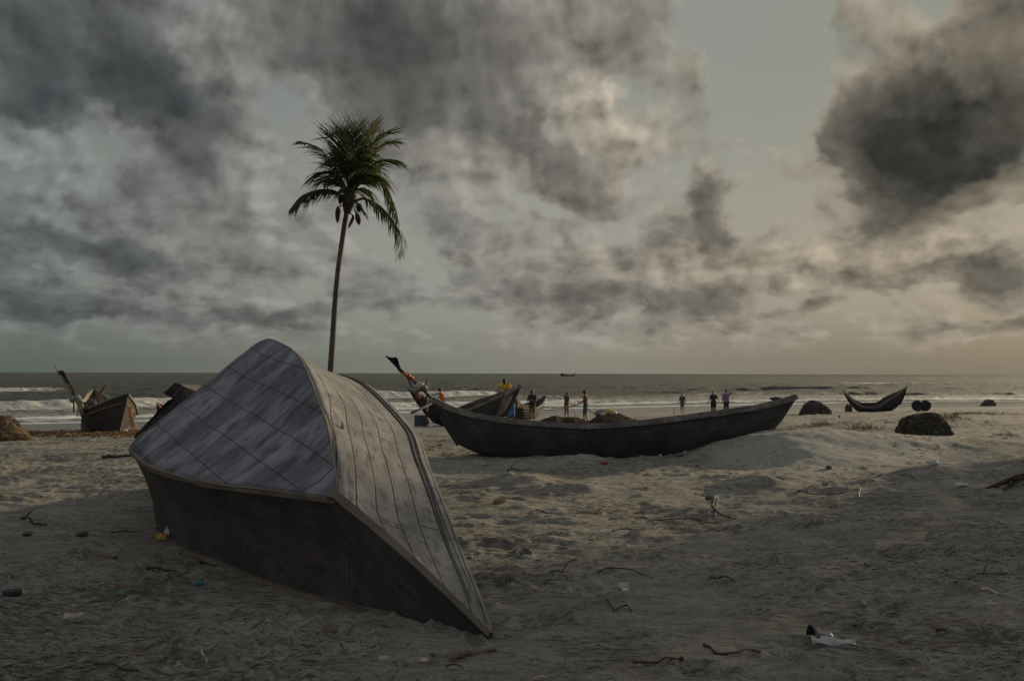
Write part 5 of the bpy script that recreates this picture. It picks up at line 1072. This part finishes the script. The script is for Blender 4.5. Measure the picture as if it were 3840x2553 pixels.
# torn container in the foreground
q = gp(3120, 2428); TC = thing('torn_container', q, 'torn white plastic container with a dark open mouth, half buried in the right foreground', 'container'); s_ = q.y / FPX; rows = []
for i in range(17):
    a = math.pi * i / 16; rows.append([q + Vector((-.085 + .13 * k, .11 + .03 * k - .10 * math.cos(a) * (1 - .4 * k), .01 + (.085 - .05 * k) * math.sin(a))) for k in [j / 6 for j in range(7)]])
solid(MB().grid(rows).build('shell', simple('dark_plastic', (.05, .055, .055), .4), TC), .004, 0)
rows = [[q + Vector((-.12 + .27 * i / 20, -.005 + .05 * j / 6 + .006 * math.sin(i * .4), .012 + .045 * (1 - i / 26) * math.sin(j / 6 * 2.2) + .008 * math.sin(i * .5 + j * .8))) for j in range(7)] for i in range(21)]
solid(MB().grid(rows).build('flap', WHITE, TC), .004, 0)
scrap('crumpled clear-white plastic in the middle right foreground', 2340, 2205, 44, 26, WHITE, seed=2); scrap('small pale rag scrap just below the crumpled white plastic', 2347, 2227, 30, 14, simple('pale_rag', (.40, .38, .33), .9), seed=3)
lump('white oyster shell beside the raised boat rail', 1763, 2094, 24, 13, WHITE, 'oyster_shell', 'shell', .2, 3)
block('charcoal foam block at the far left of the foreground', 40, 2236, 58, 27, CHAR, 'foam_block', 'foam block', 12)
lump('brown stone in the shade left of the upturned boat', 303, 2010, 46, 20, ROCK, seed=2); lump('smaller dark stone further left in the shade', 100, 2008, 34, 16, ROCK, seed=5)
scrap('crumpled yellow-orange wrapper beside the upturned hull', 598, 2020, 46, 26, YEL, 'food_wrapper', 'wrapper', 6)
scrap('pale grey shard leaning on the upturned hull left end', 622, 2004, 26, 48, simple('pale_rag', (.40, .38, .33), .9), 'broken_shard', 'litter', 7, .2)
scrap('small bright green bit in the left shade', 450, 2231, 24, 18, GREEN, seed=8); block('faded teal box in the boat shadow', 745, 2198, 32, 22, TEAL, 'plastic_box', 'box', 25)
block('flat brown wood block in the boat shadow', 400, 2096, 58, 12, simple('brown_block', (.09, .06, .04), .9), 'wood_block', 'wood block', -8, .5)
scrap('long green plastic strip under the dark hull side', 1112, 2334, 92, 16, GREEN, 'plastic_strip', 'litter', 9); scrap('brown crumpled dead leaf below the green strip', 1234, 2384, 60, 28, simple('brown_dead_leaf', (.10, .075, .055), .8), 'dead_leaf', 'leaf', 11)
scrap('large pale dead leaf in the left foreground', 266, 2324, 76, 24, PALEL, 'dead_leaf', 'leaf', 12); lump('red bottle cap in the bottom left sand', 506, 2446, 14, 9, REDP, 'bottle_cap', 'cap', .05)
lump('orange and white sea shell at bottom centre', 1589, 2484, 34, 17, SHELL, 'sea_shell', 'shell', .3, 3); scrap('crumpled grey plastic near the bottom centre', 1438, 2480, 46, 18, simple('grey_film', (.22, .24, .23), .4), seed=14)
lump('small brown stone beside the orange and white shell', 1624, 2462, 18, 11, ROCK, seed=8); lump('dark pebble in the bottom right sand', 3206, 2345, 15, 10, ROCK, seed=9); lump('dark pebble below the other one, bottom right', 3222, 2362, 14, 9, ROCK, seed=10)
scrap('white plastic bag on the shaded ridge to the right', 3502, 1741, 46, 18, WHITE, 'plastic_bag', 'bag', 15); scrap('flattened grey-white bag nearer the right edge', 3612, 1821, 50, 14, simple('pale_rag', (.40, .38, .33), .9), 'plastic_bag', 'bag', 16)
lump('pale husk with a long tail in the lit sand on the right', 3096, 1818, 28, 18, simple('pale_husk', (.28, .25, .20), .9), 'coconut_husk', 'husk', .15, 4); stick('tail-like stalk trailing from the pale husk', [(3104, 1806), (3120, 1812), (3138, 1819)], .02, DRIFT, name='husk_stalk')
scrap('small white chip on the dim right sand', 3662, 1967, 34, 8, WHITE, seed=17); block('red brick beside the long boat hull', 2265, 1742, 24, 14, BRICK, 'brick', 'brick', 10)
lump('tan coconut husk left of the long boat', 1680, 1713, 15, 10, simple('tan_husk', (.34, .22, .11), .9), 'coconut_husk', 'husk', .15, 5); lump('white round buoy lying left of the far-left boat', 252, 1638, 24, 12, BUOYP, 'buoy', 'buoy', .1, 3)
scrap('pale lit scrap in front of the far-left boat', 435, 1640, 26, 8, simple('straw_scrap', (.5, .36, .18), .8), seed=19); lump('white foam lump under the far-left boat prow', 468, 1622, 18, 12, simple('pale_foam', (.5, .47, .40), .8), 'foam_lump', 'foam', .3, 5)
lump('dark round stone on the sand drift right of the long boat', 3110, 1758, 24, 14, ROCK, seed=12); lump('small dark stone under the long boat bow drift', 2614, 1749, 12, 8, ROCK, seed=13)
lump('dark stone on the lit flat before the crescent boat', 3148, 1566, 9, 8, ROCK, seed=14)
# countless fibres, chips and grit on the near sand: one object
b = MB(); rn = random.Random(77)
for k in range(12000):
    y = 4.0 * (5.2 ** rn.random()); x = rn.uniform(-.62, .62) * y
    if float(vn(np.array([x * .8]), np.array([y * .8]), 5)[0]) < rn.uniform(-.15, .3): continue
    z = hz(x, y) + .004; a = rn.gauss(0, 1.3); L = rn.uniform(.01, .075) * (1 + y * .05); d = Vector((math.cos(a), math.sin(a), 0)) * L; c0 = Vector((x, y, z)); e1 = c0 + d; e1.z = hz(e1.x, e1.y) + .004; md = (c0 + e1) / 2; md.z = max(md.z, hz(md.x, md.y)) + rn.uniform(.0, .008)
    r = rn.uniform(.0008, .0022) * (1 + y * .06); b.tube([c0, md, e1], [r, r, r * .5], 3, False)
b.build('beach_litter', simple('litter_fibre', (.055, .042, .032), .95, scale=.8, var=.6), kind='stuff', smooth=False)
